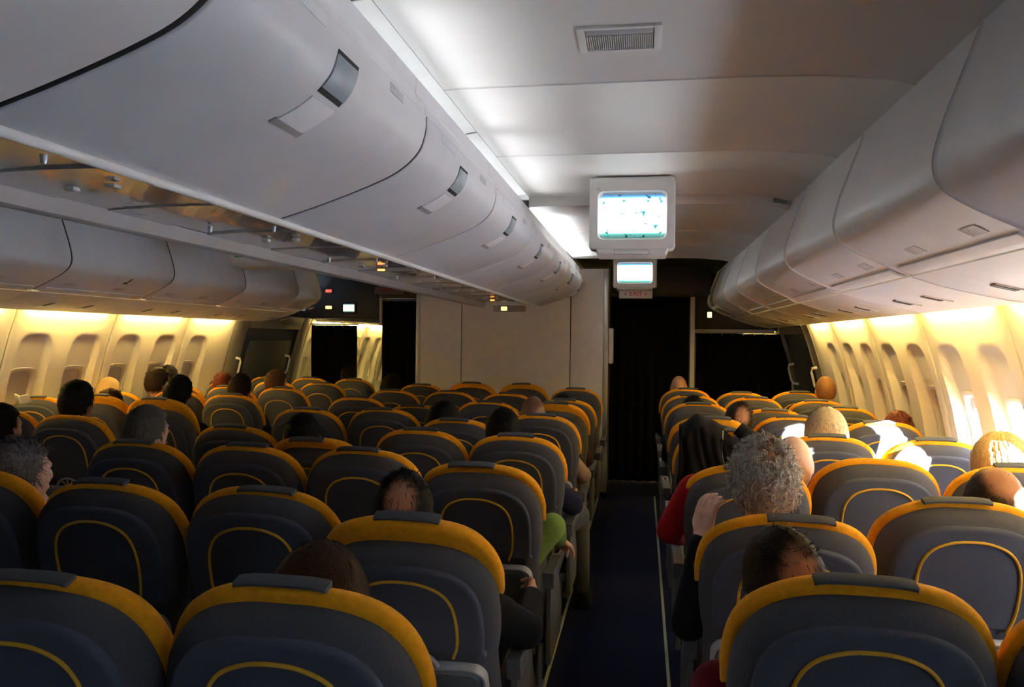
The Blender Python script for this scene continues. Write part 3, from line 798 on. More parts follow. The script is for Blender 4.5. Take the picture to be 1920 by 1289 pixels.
TOPS = {('G', 1): 992, ('G', 2): 868, ('G', 3): 812, ('F', 3): 800, ('D', 3): 794, ('E', 3): 828, ('F', 4): 782, ('D', 4): 762,
        ('H', 1): 962, ('H', 2): 868, ('H', 3): 803, ('H', 4): 785, ('J', 3): 812, ('K', 2): 868, ('K', 3): 820, ('K', 4): 786,
        ('C', 4): 757, ('G', 5): 762, ('G', 6): 747, ('G', 4): 773, ('J', 5): 764, ('H', 0): 1078, ('J', 1): 927, ('J', 2): 853, ('J', 4): 776,
        ('J', 6): 742, ('J', 7): 733, ('K', 5): 760, ('K', 6): 748, ('B', 3): 757, ('A', 4): 734, ('B', 5): 727, ('E', 5): 756, ('F', 5): 748}
RAISED = {('G', 1): .045, ('C', 4): .055, ('E', 3): .03, ('G', 5): .04, ('B', 4): .04, ('H', 4): .02, ('G', 2): .012, ('D', 1): .02, ('F', 7): .03, ('E', 7): .03, ('H', 0): .01, ('G', 0): .01}
NOFLAP = {('C', 3), ('B', 5), ('J', 2)}
ANG = {}
def seat(col, k):
    x = COLS[col]; py = pivot_y(col, k)
    root = empty('airline_seat', (x, py, 0))
    row = ORD[k] + ' row'
    tag(root, 'grey and yellow airline seat, %s, %s from the camera' % (BLOCKL[col], row), 'seat', 'passenger seats')
    a = solve_recline(col, k, TOPS[(col, k)]) if (col, k) in TOPS else UP + random.uniform(-1.0, 1.0)
    ANG[(col, k)] = a
    b = mesh_obj('backrest', me_back, M_fabric, root, (0, -.012, PZ - .013)); b.rotation_euler.x = R(a)
    mesh_obj('rear_panel', me_panel, M_panel, b)
    mesh_obj('piping', me_pipe, M_pipe, b)
    h = mesh_obj('headrest', me_head, M_yellow, b, (0, 0, RAISED.get((col, k), 0)))
    if (col, k) not in NOFLAP:
        f = mesh_obj('headrest_flap', me_flap, M_flap, b, (random.uniform(-.02, .02), random.uniform(-.01, .01), RAISED.get((col, k), 0) + random.uniform(-.001, .003)))
        f.rotation_euler = (0, R(random.uniform(-1.2, 1.2)), 0)
    if k <= 5:
        mesh_obj('tray_table', me_tray, M_tray, b); mesh_obj('tray_frame', me_trayf, M_trayf, b)
        mesh_obj('tray_recess_rim', me_arc, M_trayf, b); mesh_obj('tray_latch', me_tlatch, M_trayf, b)
        mesh_obj('cup_ring', me_ring, M_trayf, b)
        for s in me_spoke: mesh_obj('spoke', s, M_trayf, b)
    mesh_obj('seat_cushion', me_cush, M_fabric, root, (0, 0, PZ))
    sides = [.245] + ([-.245] if col in 'ADH' else [])
    for s in sides:
        aisle = (col in 'CG' and s > 0) or (col in 'DH' and s < 0)
        ar = mesh_obj('armrest', me_arm, M_arm, root, (s, 0, PZ))
        if aisle and k <= 6:
            mesh_obj('control_panel', me_ctrl, M_trayf, ar)
            for i, dy in enumerate((.235, .26, .285)):
                mesh_obj('control_button', me_btn, M_dark, ar, (0, dy, .2025))
            mesh_obj('side_panel', me_side, M_trayf if False else M_arm, root, (s, 0, PZ))
    if k <= 6:
        for s in (-.16, .16):
            for lm_ in me_legs: mesh_obj('leg', lm_, M_alu, root, (s, 0, PZ))
            mesh_obj('leg_rail', me_foot, M_alu, root, (s, 0, PZ))
        mesh_obj('beam', me_beam, M_alu, root, (0, 0, PZ))
    return root

SEATS = {}
VIS = dict(A=range(4, 9), B=range(3, 9), C=range(2, 9), D=range(1, 8), E=range(1, 8), F=range(0, 8), G=range(0, 8), H=range(0, 8), J=range(0, 8), K=range(1, 8))
for c, ks in VIS.items():
    for k in ks: SEATS[(c, k)] = seat(c, k)

# ------------------------------------------------------------------ people
TMP = []
def add_ball(bm, c, r, sc_=(1, 1, 1), sub=2):
    M = Matrix.Translation(Vector(c)) @ Matrix.Diagonal((sc_[0], sc_[1], sc_[2], 1))
    bmesh.ops.create_icosphere(bm, subdivisions=sub, radius=r, matrix=M)
def add_limb(bm, a, b, ra, rb):
    a, b = Vector(a), Vector(b); d = b - a
    q = d.to_track_quat('Z', 'Y').to_matrix().to_4x4()
    bmesh.ops.create_cone(bm, cap_ends=True, segments=14, radius1=ra, radius2=rb, depth=d.length, matrix=Matrix.Translation((a + b) / 2) @ q)
    add_ball(bm, a, ra, sub=2); add_ball(bm, b, rb, sub=2)
def add_loft(bm, rings):
    n = len(rings[0]); vv = [[bm.verts.new(p) for p in r] for r in rings]
    for i in range(len(rings) - 1):
        for j in range(n): bm.faces.new((vv[i][j], vv[i][(j + 1) % n], vv[i + 1][(j + 1) % n], vv[i + 1][j]))
    bm.faces.new(vv[0][::-1]); bm.faces.new(vv[-1])
HA, HB, HC = .076, .096, .115
def head_point(d):
    """surface of the head for a unit direction (y = face)"""
    x, y, z = d
    p = Vector((x * HA, y * HB, z * HC))
    if z < 0:
        t = min(1, -z); p.x *= 1 - .22 * t * t; p.y = p.y * (1 - .10 * t) + (.012 if y > -.2 else -.008) * t
    if y > .5 and -.55 < z < .25: p.y -= .006 * (1 - abs(x)) 
    if y < 0: p.y *= 1.03
    return p
def add_head(bm, c, M):
    g = bmesh.ops.create_uvsphere(bm, u_segments=28, v_segments=20, radius=1.0)
    for v in g['verts']:
        d = v.co.normalized(); v.co = M @ head_point(d)
    for cc, r, s in (((0, .098, -.012), .016, (.8, 1.0, 1.5)), ((0, .086, .018), .012, (.8, .9, 1.8)), ((0, .088, .030), .028, (1.6, .35, .4)), ((0, .086, -.050), .022, (1.1, .55, .55)), ((0, .076, -.092), .026, (1.1, .8, .7)),
                     ((.078, -.005, -.012), .024, (.32, .75, 1.35)), ((-.078, -.005, -.012), .024, (.32, .75, 1.35))):
        m = M @ Matrix.Translation(Vector(cc)) @ Matrix.Diagonal((s[0], s[1], s[2], 1))
        bmesh.ops.create_icosphere(bm, subdivisions=2, radius=r, matrix=m)

def add_hand(bm, wrist, direction, palm_n, side, curl=0.5, sc_=1.0):
    """palm, four fingers and a thumb; direction = along the hand, palm_n = way the palm faces"""
    d = Vector(direction).normalized(); n = Vector(palm_n); n = (n - d * n.dot(d)).normalized(); t = d.cross(n).normalized() * side
    w = Vector(wrist); k = sc_
    for s in (-.026, -.009, .009, .026):
        add_limb(bm, w + t * s * .8 * k, w + d * .080 * k + t * s * 1.25 * k, .016 * k, .0118 * k)
    for s, L in ((-.036, .066), (-.0125, .078), (.0125, .086), (.036, .076)):
        p = w + d * .080 * k + t * s * k; ang = 0.0
        for q, (f, r) in enumerate(((.45, .0098), (.31, .009), (.24, .008))):
            ang += curl * (.55 if q == 0 else .95)
            dd = d * math.cos(ang) + n * math.sin(ang); p2 = p + dd * L * f * k
            add_limb(bm, p, p2, r * k, (r - .0008) * k); p = p2
    p = w + d * .022 * k + t * .028 * k
    for L, r, mixv in ((.038, .0125, (.55, .60, .25)), (.032, .011, (.75, .35, .35 + .3 * curl)), (.026, .0095, (.8, .05, .5 + .3 * curl))):
        dd = (d * mixv[0] + t * mixv[1] + n * mixv[2]).normalized(); p2 = p + dd * L * k
        add_limb(bm, p, p2, r * k, (r - .001) * k); p = p2

def queue(bm, name, voxel, smooth=4):
    bmesh.ops.recalc_face_normals(bm, faces=bm.faces[:])
    me = bpy.data.meshes.new(name); bm.to_mesh(me); bm.free()
    o = bpy.data.objects.new('tmp_' + name, me); C.objects.link(o)
    m = o.modifiers.new('r', 'REMESH'); m.mode = 'VOXEL'; m.voxel_size = voxel; m.use_smooth_shade = True
    s = o.modifiers.new('s', 'SMOOTH'); s.factor = .5; s.iterations = smooth
    return o

SKIN = dict(light=mat('skin_light', (.62, .36, .26), .5, .08, 40, .1, 300), pale=mat('skin_pale', (.66, .45, .36), .5, .06, 40, .1, 300), tan=mat('skin_tan', (.42, .22, .13), .5, .08, 40, .1, 300), brown=mat('skin_brown', (.13, .06, .04), .35, .1, 40, .1, 300))
def hairmat(n, c, v=.35):
    m = mat('hair_' + n, c, .6, v, 9.0, 0, 400, .12); nt = m.node_tree
    mp = nt.nodes.new('ShaderNodeMapping'); mp.inputs['Scale'].default_value = (28, 28, 1.2)
    tc = next(x for x in nt.nodes if x.type == 'TEX_COORD'); nz = next(x for x in nt.nodes if x.type == 'TEX_NOISE')
    nt.links.new(tc.outputs['Object'], mp.inputs[0]); nt.links.new(mp.outputs[0], nz.inputs['Vector'])
    an = nt.nodes.new('ShaderNodeAttribute'); an.attribute_name = 'thin'; mixn = nt.nodes.new('ShaderNodeMix'); mixn.data_type = 'RGBA'
    rp = next(x for x in nt.nodes if x.type == 'VALTORGB'); nt.links.new(an.outputs['Fac'], mixn.inputs['Factor']); nt.links.new(rp.outputs['Color'], mixn.inputs['A'])
    mixn.inputs['B'].default_value = (.36, .18, .11, 1); nt.links.new(mixn.outputs['Result'], nt.nodes['Principled BSDF'].inputs['Base Color'])
    return m
HAIR = dict(black=hairmat('black', (.006, .005, .005)), darkbrown=hairmat('darkbrown', (.022, .012, .007)), brown=hairmat('brown', (.07, .035, .016)), highlights=hairmat('highlights', (.035, .016, .007), .7),
            grey=hairmat('grey', (.17, .16, .155), .5), saltpepper=hairmat('saltpepper', (.075, .07, .06), .6), curlygrey=hairmat('curlygrey', (.33, .30, .27), .6), blond=hairmat('blond', (.50, .36, .17), .4), ashblond=hairmat('ashblond', (.46, .38, .25), .5), ginger=hairmat('ginger', (.20, .095, .035), .4), auburn=hairmat('auburn', (.12, .03, .015), .4))
def cloth(n, c): return mat('cloth_' + n, c, .92, .15, 120, .4, 500, .1, sheen=.03)
CL = dict(black=cloth('black', (.007, .007, .008)), navy=cloth('navy', (.012, .014, .03)), green=cloth('green', (.16, .24, .055)), red=cloth('red', (.30, .008, .012)), darkred=cloth('darkred', (.11, .008, .014)), grey=cloth('grey', (.10, .10, .105)), tan=cloth('tan', (.26, .17, .10)), brown=cloth('brown', (.05, .022, .018)), white=cloth('white', (.6, .6, .6)), blue=cloth('blue', (.03, .055, .12)), darkgrey=cloth('darkgrey', (.035, .035, .04)))

# hair meshes, one for each cut ------------------------------------------------
def hair_mask(d, style):
    x, y, z = d
    def ss(a, b, t): t = max(0, min(1, (t - a) / (b - a))); return t * t * (3 - 2 * t)
    face = ss(.30, .50, y) * (1 - ss(.45, .62, z))           # brow line and below
    temple = ss(.05, .2, y) * (1 - ss(.05, .25, z))
    nape = 1 - ss(-.62, -.45, z)
    ear = (1 - ss(-.25, -.05, z)) * ss(-.28, -.12, y) if abs(x) > .4 else 0
    m = (1 - face) * (1 - temple) * (1 - nape) * (1 - ear)
    if style in ('bob', 'long'):
        m = (1 - face * (1 - ss(.5, .75, abs(x)) * .9)) * (1 - ss(.55, .7, y) * (1 - ss(.5, .7, z)))
    return m
def thinning(d, style):
    def ss(a, b, t): t = max(0, min(1, (t - a) / (b - a))); return t * t * (3 - 2 * t)
    c, a, b = dict(balding=((.1, -.35, .93), .55, .85), spotbald=((.10, -.88, .42), .80, .965), curly=((.02, -.62, .78), .86, .96)).get(style, ((0, 0, 1), 2, 3))
    return ss(a, b, Vector(c).normalized().dot(Vector(d)) + .05 * noise.noise(Vector(d) * 8))
THICK = dict(short=.014, spiky=.012, balding=.009, spotbald=.011, bob=.024, long=.024, curly=.016, buzz=.006, afro=.040)
TH = []
def hair_shell(style, amp, freq):
    TH.clear()
    nu, nv = 44, 30; t = THICK[style]; vs = []; fs = []
    st = 'short' if style in ('spiky', 'buzz', 'afro') else style
    for j in range(nv + 1):
        th = math.pi * j / nv
        for i in range(nu):
            ph = 2 * math.pi * i / nu; d = Vector((math.sin(th) * math.cos(ph), math.sin(th) * math.sin(ph), math.cos(th)))
            m = hair_mask(d, st); p = head_point(d); th_ = thinning(d, style); TH.append(th_ * .9)
            o = (t * (1 - .7 * th_) + amp * noise.noise(d * freq)) * m - .007 * (1 - m)
            if style in ('bob', 'long') and d.z < 0 and m > .3:
                p.x = d.x / max(.35, math.hypot(d.x, d.y)) * HA * (1.0 + .1 * -d.z); p.y = min(p.y, d.y / max(.35, math.hypot(d.x, d.y)) * HB); p.z = d.z * (.16 if style == 'bob' else .22)
            vs.append(p + d * o)
    for j in range(nv):
        for i in range(nu):
            fs.append((j * nu + i, j * nu + (i + 1) % nu, (j + 1) * nu + (i + 1) % nu, (j + 1) * nu + i))
    return vs, fs
def strands(style, count, vs, fs):
    rnd = random.Random(hash(style) % 1000 if False else len(style) * 13 + 5); t = THICK[style]; st = 'short' if style in ('spiky', 'buzz', 'afro') else style
    made = 0; tries = 0
    while made < count and tries < count * 8:
        tries += 1
        d = Vector((rnd.gauss(0, 1), rnd.gauss(0, 1), rnd.gauss(0, 1))).normalized()
        if style in ('spotbald', 'balding'):
            if hair_mask(d, 'short') < .6 or rnd.random() < .97 * thinning(d, style) ** .5: continue
        elif hair_mask(d, st) < .6 or rnd.random() < .9 * thinning(d, style): continue
        if style in ('bob', 'long') and d.z < .0: continue
        made += 1
        p = head_point(d) + d * t * .8; pts = [p.copy()]
        side = d.cross(Vector((0, 0, 1))); side = side.normalized() if side.length > .05 else Vector((1, 0, 0))
        down = side.cross(d).normalized(); down = down if down.z < 0 else -down
        if style in ('bob', 'long'):
            dd = d.copy(); n = 9; zend = -(.13 if style == 'bob' else .19) + rnd.uniform(-.025, .02)
            hor = Vector((d.x + rnd.gauss(0, .12), d.y + rnd.gauss(0, .12), 0)); hor = hor.normalized() if hor.length > .05 else Vector((rnd.choice((-1, 1)), -.3, 0)).normalized()
            if hor.y > .55: hor = Vector((hor.x, .2, 0)).normalized()
            a0 = math.acos(max(-1, min(1, d.z))); pts = []
            off = t + rnd.uniform(-.004, .006)
            for q in range(n):
                f = q / (n - 1); a = a0 + (math.pi / 2 + .12 - a0) * min(1, f / .45)
                if f <= .45: e = Vector((hor.x * math.sin(a), hor.y * math.sin(a), math.cos(a))); pts.append(head_point(e) + e * off)
                else:
                    b = pts[-1] if q else p; g = (f - .45) / .55
                    base = Vector((hor.x * HA, hor.y * HB, 0)) + hor * off; cl = 1 - .10 * g * g + rnd.uniform(-.015, .015)
                    pts.append(Vector((base.x * cl, base.y * cl, zend * g)))
            w = .0030
        elif style == 'curly':
            n = 8; pts = []; r = rnd.uniform(.009, .015); ph = rnd.uniform(0, 6.28); tdir = (d * .8 + Vector((rnd.gauss(0, .5), rnd.gauss(0, .5), rnd.gauss(0, .5))) * .6).normalized()
            u = tdir.orthogonal().normalized(); v = tdir.cross(u); L = rnd.uniform(.012, .030)
            for q in range(n):
                f = q / (n - 1); pts.append(p - d * .006 + tdir * L * f + (u * math.cos(ph + 5.5 * f) + v * math.sin(ph + 5.5 * f)) * r * min(1, f * 3))
            w = .0034
        else:
            L = dict(short=.026, spiky=.034, balding=.018, spotbald=.026, afro=.012, buzz=.005)[style] * rnd.uniform(.7, 1.25); n = 4; pts = []
            lift = dict(short=.22, spiky=.75, balding=.15, spotbald=.2, afro=1.0, buzz=.9)[style]
            back = Vector((0, -1, 0)) if d.z > .55 else down
            v = (d * lift + back * (1 - lift * .5) + Vector((rnd.gauss(0, .25), rnd.gauss(0, .25), rnd.gauss(0, .25)))).normalized()
            for q in range(n): f = q / (n - 1); pts.append(p - d * .003 + v * L * f - d * .004 * f * f)
            w = .0010 if style in ('spotbald', 'balding') else .0018
        base = len(vs); n = len(pts)
        for q, pp in enumerate(pts):
            tt = (pts[min(q + 1, n - 1)] - pts[max(q - 1, 0)]); s = tt.cross(pp); s = s.normalized() if s.length > 1e-6 else side
            ww = w * (1 - .75 * (q / (n - 1)) ** 2); vs.append(pp + s * ww); vs.append(pp - s * ww); TH.append(0); TH.append(0)
        for q in range(n - 1): fs.append((base + 2 * q, base + 2 * q + 1, base + 2 * q + 3, base + 2 * q + 2))
HM = {}
for style, cnt, amp, fr in (('short', 1300, .005, 6), ('spiky', 1600, .006, 7), ('balding', 1700, .003, 7), ('spotbald', 2600, .004, 7), ('bob', 1500, .004, 5), ('long', 1700, .005, 5), ('curly', 1500, .014, 7), ('buzz', 700, .002, 12), ('afro', 1500, .008, 9)):
    vs, fs = hair_shell(style, amp, fr); strands(style, cnt, vs, fs)
    me = bpy.data.meshes.new('hair'); me.from_pydata([tuple(v) for v in vs], [], fs); shade(me, 180); me.materials.append(HAIR['black']); HM[style] = me
    at = me.attributes.new('thin', 'FLOAT', 'POINT'); at.data.foreach_set('value', TH)
bm = bmesh.new(); add_ball(bm, (0, 0, 0), .0125, sub=2); ME_EYE = finish(bm, 'eye', 180)
me_lip = tube_me('mouth', [(-.024, -.004, 0), (-.012, .003, .001), (0, .005, 0), (.012, .003, .001), (.024, -.004, 0)], [.002, .004, .005, .004, .002], 6)
M_eye = mat('eye_white', (.55, .53, .5), .2, .02); M_lip = mat('lip', (.33, .12, .10), .5, .05)

def person(col, k, hx, hytop, style, hairc, skin, shirt, trous, label, near=False, dx=0.0, turn=0.0, tilt=0.0, nod=0.0, lean=0.0, arms=None, legs=None, dy=0.0, fine=False, hz_off=0.0, big=1.0):
    X0, Y0 = COLS[col], pivot_y(col, k); a = ANG.get((col, k), UP)
    hy = Y0 + .065 - BL * (math.sin(R(a)) - math.sin(R(UP))) + dy
    tp = unproject(hx, hytop, hy)
    topoff = THICK.get(style, 0) * .8 if style else 0
    hc = Vector((tp.x, hy, tp.z - (HC + topoff) * big))
    floor_z = .50
    neck = hc + Vector((0, -.030, -.105)); base = neck + Vector(((X0 - neck.x) * .25, -.02, -.075))
    pel = Vector((X0 + (hc.x - X0) * .15, Y0 + .21, .555))
    Mh = Matrix.Translation(hc) @ Matrix.Rotation(R(turn), 4, 'Z') @ Matrix.Rotation(R(tilt), 4, 'Y') @ Matrix.Rotation(R(nod), 4, 'X') @ Matrix.Diagonal((big, big, big, 1))
    # torso rings
    axis = [(0.0, .150, .105), (.12, .168, .12), (.35, .155, .112), (.6, .172, .118), (.80, .188, .112), (.92, .165, .092), (.98, .11, .07), (1.03, .062, .058)]
    def torso(bm, grow):
        rings = []
        for t, rx, ry in axis:
            p = pel.lerp(base, t) + Vector((0, -.03 * math.sin(math.pi * min(1, t)), 0)); n = 20
            p = p + Vector((0, 0, -.06 if t == 0 else 0))
            rings.append([p + Vector(((rx + grow) * math.cos(2 * math.pi * q / n), (ry + grow) * math.sin(2 * math.pi * q / n), 0)) for q in range(n)])
        add_loft(bm, rings)
    sh = pel.lerp(base, .86)
    A = {}
    for s, nm in ((-1, 'L'), (1, 'R')):
        S = sh + Vector((s * .165, 0, -.005))
        E = Vector((S.x + s * .035, S.y + .10, max(.70, S.z - .26))); E.x = max(X0 - .205, min(X0 + .205, E.x)); Wp = Vector((X0 + s * .085, Y0 + .40, .70))
        A[nm] = [S, E, Wp, Vector((X0 + s * .03, Y0 + .52, .69)) - Wp, Vector((0, 0, -1)), .35]
        if arms and nm in arms:
            for i, v in enumerate(arms[nm]):
                if v is not None: A[nm][i] = Vector(v) if not isinstance(v, float) else v
    Lg = {}
    for s, nm in ((-1, 'L'), (1, 'R')):
        Lg[nm] = [pel + Vector((s * .085, .02, -.02)), Vector((X0 + s * .10, Y0 + .56, .56)), Vector((X0 + s * .10, Y0 + .55, .12)), Vector((X0 + s * .105, Y0 + .70, .045))]
        if legs and nm in legs:
            for i, v in enumerate(legs[nm]):
                if v is not None: Lg[nm][i] = Vector(v)
    vox = .0055 if fine else (.008 if near else .013)
    bm = bmesh.new(); torso(bm, 0); add_limb(bm, base + Vector((0, 0, -.03)), neck + Vector((0, .015, .03)), .062, .056); add_head(bm, hc, Mh)
    for s, nm in ((-1, 'L'), (1, 'R')):
        S, E, Wp, hd_, pn, cu = A[nm]
        add_limb(bm, S, E, .052, .042); add_limb(bm, E, Wp, .042, .029); add_hand(bm, Wp, hd_, pn, -s, cu)
        H_, K_, An, T = Lg[nm]
        add_limb(bm, H_, K_, .082, .056); add_limb(bm, K_, An, .055, .036); add_limb(bm, An + Vector((0, 0, -.05)), T, .036, .028)
    ob = queue(bm, 'person', vox, 3 if fine else 4)
    bm = bmesh.new(); torso(bm, .010)
    add_limb(bm, base + Vector((0, 0, -.03)), base + Vector((0, .005, .03)), .085, .066)
    for s, nm in ((-1, 'L'), (1, 'R')):
        S, E, Wp = A[nm][:3]; add_limb(bm, S, E, .066, .056); add_limb(bm, E, E.lerp(Wp, .93), .056, .041)
    osb = queue(bm, 'shirt', max(vox, .009), 3)
    bm = bmesh.new(); add_ball(bm, pel + Vector((0, 0, -.03)), .12, (1.35, 1.0, .75))
    for nm in 'LR':
        H_, K_, An, T = Lg[nm]; add_limb(bm, H_, K_, .094, .070); add_limb(bm, K_, An, .068, .052)
    otr = queue(bm, 'trousers', max(vox, .011), 3)
    shoes = []
    for nm in 'LR':
        An, T = Lg[nm][2:]; bm = bmesh.new(); add_limb(bm, Vector((An.x, An.y - .02, .055)), Vector((T.x, T.y, .045)), .050, .042); box_bm(bm, min(An.x, T.x) - .045, max(An.x, T.x) + .045, An.y - .065, T.y + .04, .004, .03, .01)
        shoes.append(queue(bm, 'shoe', .012, 2))
    TMP.append(dict(col=col, k=k, body=ob, shirt=osb, trousers=otr, shoes=shoes, skin=skin, shirtm=shirt, trm=trous, style=style, hairc=hairc, Mh=Mh, label=label, near=near, X0=X0, Y0=Y0))

# nearest rows
person('G', 0, 600, 1022, 'long', 'highlights', 'light', 'black', 'darkgrey', 'woman with long dark brown highlighted hair in the nearest centre seat', near=True, turn=20, nod=-6)
person('G', 1, 757, 882, 'spotbald', 'black', 'tan', 'black', 'black', 'balding dark-haired man in black, elbow over the near aisle', near=True, turn=6, nod=-8,
       arms={'R': [None, (-.335, 2.30, .70), (-.36, 2.62, .70), (0, 1, -.05), (-1, 0, -.3), .8]})
person('D', 1, 38, 824, 'spiky', 'grey', 'light', 'darkgrey', 'navy', 'man with spiky grey hair at the left edge of the picture', near=True, turn=-20)
person('C', 2, -2, 756, 'short', 'black', 'tan', 'darkgrey', 'navy', 'dark-haired man cut off by the left edge, beyond the grey-haired man', near=False, turn=-15)
person('D', 2, 275, 760, 'short', 'saltpepper', 'light', 'darkgrey', 'navy', 'man with short salt-and-pepper hair and a lit ear, left of centre', near=True, turn=-18, tilt=4)
person('C', 3, 146, 713, 'short', 'black', 'tan', 'navy', 'navy', 'man with round black hair against the yellow-lit left windows', big=1.02)
person('E', 3, 568, 775, 'short', 'black', 'tan', 'darkgrey', 'navy', 'black-haired man above the raised orange headrest in the centre block')
person('C', 4, 335, 703, 'short', 'black', 'tan', 'black', 'navy', 'black-haired man leaning right in a left aisle seat', tilt=8)
person('B', 5, 297, 689, 'short', 'darkbrown', 'tan', 'darkgrey', 'navy', 'dark-haired man by the left windows, nearer of two overlapping heads', turn=-20)
person('A', 6, 316, 685, 'short', 'black', 'tan', 'brown', 'navy', 'black-haired man at a left window, farther of two overlapping heads')
person('C', 5, 451, 700, 'short', 'darkbrown', 'tan', 'darkgrey', 'navy', 'dark brown-haired man in front of the left door frame')
person('C', 6, 518, 693, 'short', 'brown', 'tan', 'brown', 'navy', 'brown-haired person in front of the dark left exit door', turn=-25)
person('B', 6, 419, 698, 'short', 'auburn', 'light', 'brown', 'navy', 'reddish brown head low between two left seats')
person('A', 7, 384, 694, 'short', 'brown', 'light', 'grey', 'navy', 'top of a brown head behind the last lit left window')
person('A', 5, 204, 708, 'short', 'blond', 'light', 'tan', 'navy', 'light brown hair tuft over a left window seat flap')
person('B', 4, 206, 729, 'short', 'brown', 'light', 'brown', 'navy', 'brown head sunk behind an orange headrest at the left', tilt=6)
person('C', 8, 655, 684, 'short', 'black', 'tan', 'black', 'black', 'man in dark suit with white collar before the lit gap in the curtains')
person('D', 7, 736, 702, 'afro', 'black', 'brown', 'black', 'black', 'dark curly head against the drawn curtain left of the partition')
person('E', 5, 650, 745, 'short', 'black', 'tan', 'darkgrey', 'navy', 'top of a black head low in the middle centre rows', dx=0)
person('F', 4, 832, 754, 'afro', 'black', 'brown', 'darkgrey', 'navy', 'person with wide bushy black hair in the centre block')
person('G', 3, 944, 765, 'short', 'black', 'tan', 'navy', 'grey', 'black-haired man in navy with grey trousered leg out in the aisle', near=True,
       arms={'R': [None, (-.345, 4.02, .72), (-.36, 4.32, .70), (0, 1, -.1), (-1, 0, 0), .6]},
       legs={'R': [None, (-.355, 4.50, .56), (-.34, 4.60, .12), (-.32, 4.76, .045)]})
person('G', 4, 1000, 743, None, 'black', 'brown', 'tan', 'brown', 'bald brown-skinned man in tan sleeves beside the near aisle', near=True,
       arms={'R': [None, (-.355, 4.80, .74), (-.37, 5.10, .70), (0, 1, -.1), (-1, 0, 0), .6]})
person('G', 5, 1050, 757, 'short', 'black', 'brown', 'brown', 'black', 'black hair just above an orange headrest wing near the aisle')
person('G', 6, 1056, 738, 'short', 'black', 'brown', 'brown', 'black', 'black-haired head before the last near aisle centre seat')
person('E', 7, 868, 726, 'short', 'black', 'tan', 'black', 'black', 'black hair top against the partition, left of two')
person('F', 7, 962, 727, 'short', 'black', 'tan', 'black', 'black', 'black hair top against the partition, right of two')
person('G', 2, 885, 905, 'short', 'brown', 'light', 'green', 'grey', 'slumped person in green sleeve, hand resting over the aisle armrest', near=True, fine=True,
       arms={'R': [None, (-.345, 3.08, .83), (-.345, 3.30, .72), (.03, .95, -.35), (-.15, .1, -1), .7]})
# right block
person('H', 0, 1470, 988, 'spotbald', 'darkbrown', 'light', 'darkred', 'navy', 'short-haired man in dark red sweater in the nearest right seat', near=True, turn=12, tilt=-6)
person('H', 1, 1432, 820, 'curly', 'curlygrey', 'light', 'black', 'navy', 'man with curly grey hair raising a hand beside the aisle', near=True, fine=True, big=1.06, turn=4,
       arms={'L': [(.255, 2.48, .93), (.150, 2.46, .70), (.192, 2.50, .955), (.10, .10, 1), (.80, .60, 0), .55]})
person('H', 2, 1487, 818, None, 'grey', 'pale', 'red', 'navy', 'bald pale man in red half hidden behind the curly-haired man', near=True, turn=10,
       arms={'L': [(.21, 3.18, .98), (.118, 3.24, .80), (.18, 3.55, .70), None, None, .5]})
person('H', 4, 1385, 753, 'spotbald', 'darkbrown', 'tan', 'brown', 'navy', 'brown balding head leaning over the right middle seat', tilt=10)
person('H', 5, 1300, 742, 'short', 'black', 'tan', 'black', 'black', 'thin band of black hair over a right aisle seat')
person('H', 7, 1273, 705, None, 'black', 'tan', 'black', 'black', 'small bald orange-lit head before the black aisle curtain')
person('J', 0, 2120, 1010, 'short', 'brown', 'light', 'blue', 'navy', 'person in blue jumper at the right edge, only an elbow in view', arms={'L': [None, (.672, 1.58, .74), (.75, 1.92, .70), None, None, .4]})
person('J', 1, 1862, 874, 'balding', 'darkbrown', 'light', 'darkgrey', 'navy', 'balding dark brown head near the right edge', near=True, turn=-10, tilt=12)
person('J', 3, 1550, 765, 'bob', 'ashblond', 'light', 'grey', 'navy', 'woman with straight ash blond bob among the right seats', near=True)
person('K', 2, 1880, 812, 'bob', 'blond', 'pale', 'white', 'grey', 'blond person glowing in the sun at the right windows', near=True, turn=25, nod=-8)
person('K', 4, 1685, 771, 'short', 'auburn', 'light', 'brown', 'navy', 'tuft of auburn hair over a sunlit right window seat')
person('K', 6, 1548, 706, 'buzz', 'ginger', 'light', 'black', 'black', 'man with close-cropped ginger hair by the yellow-lit right windows', near=True)

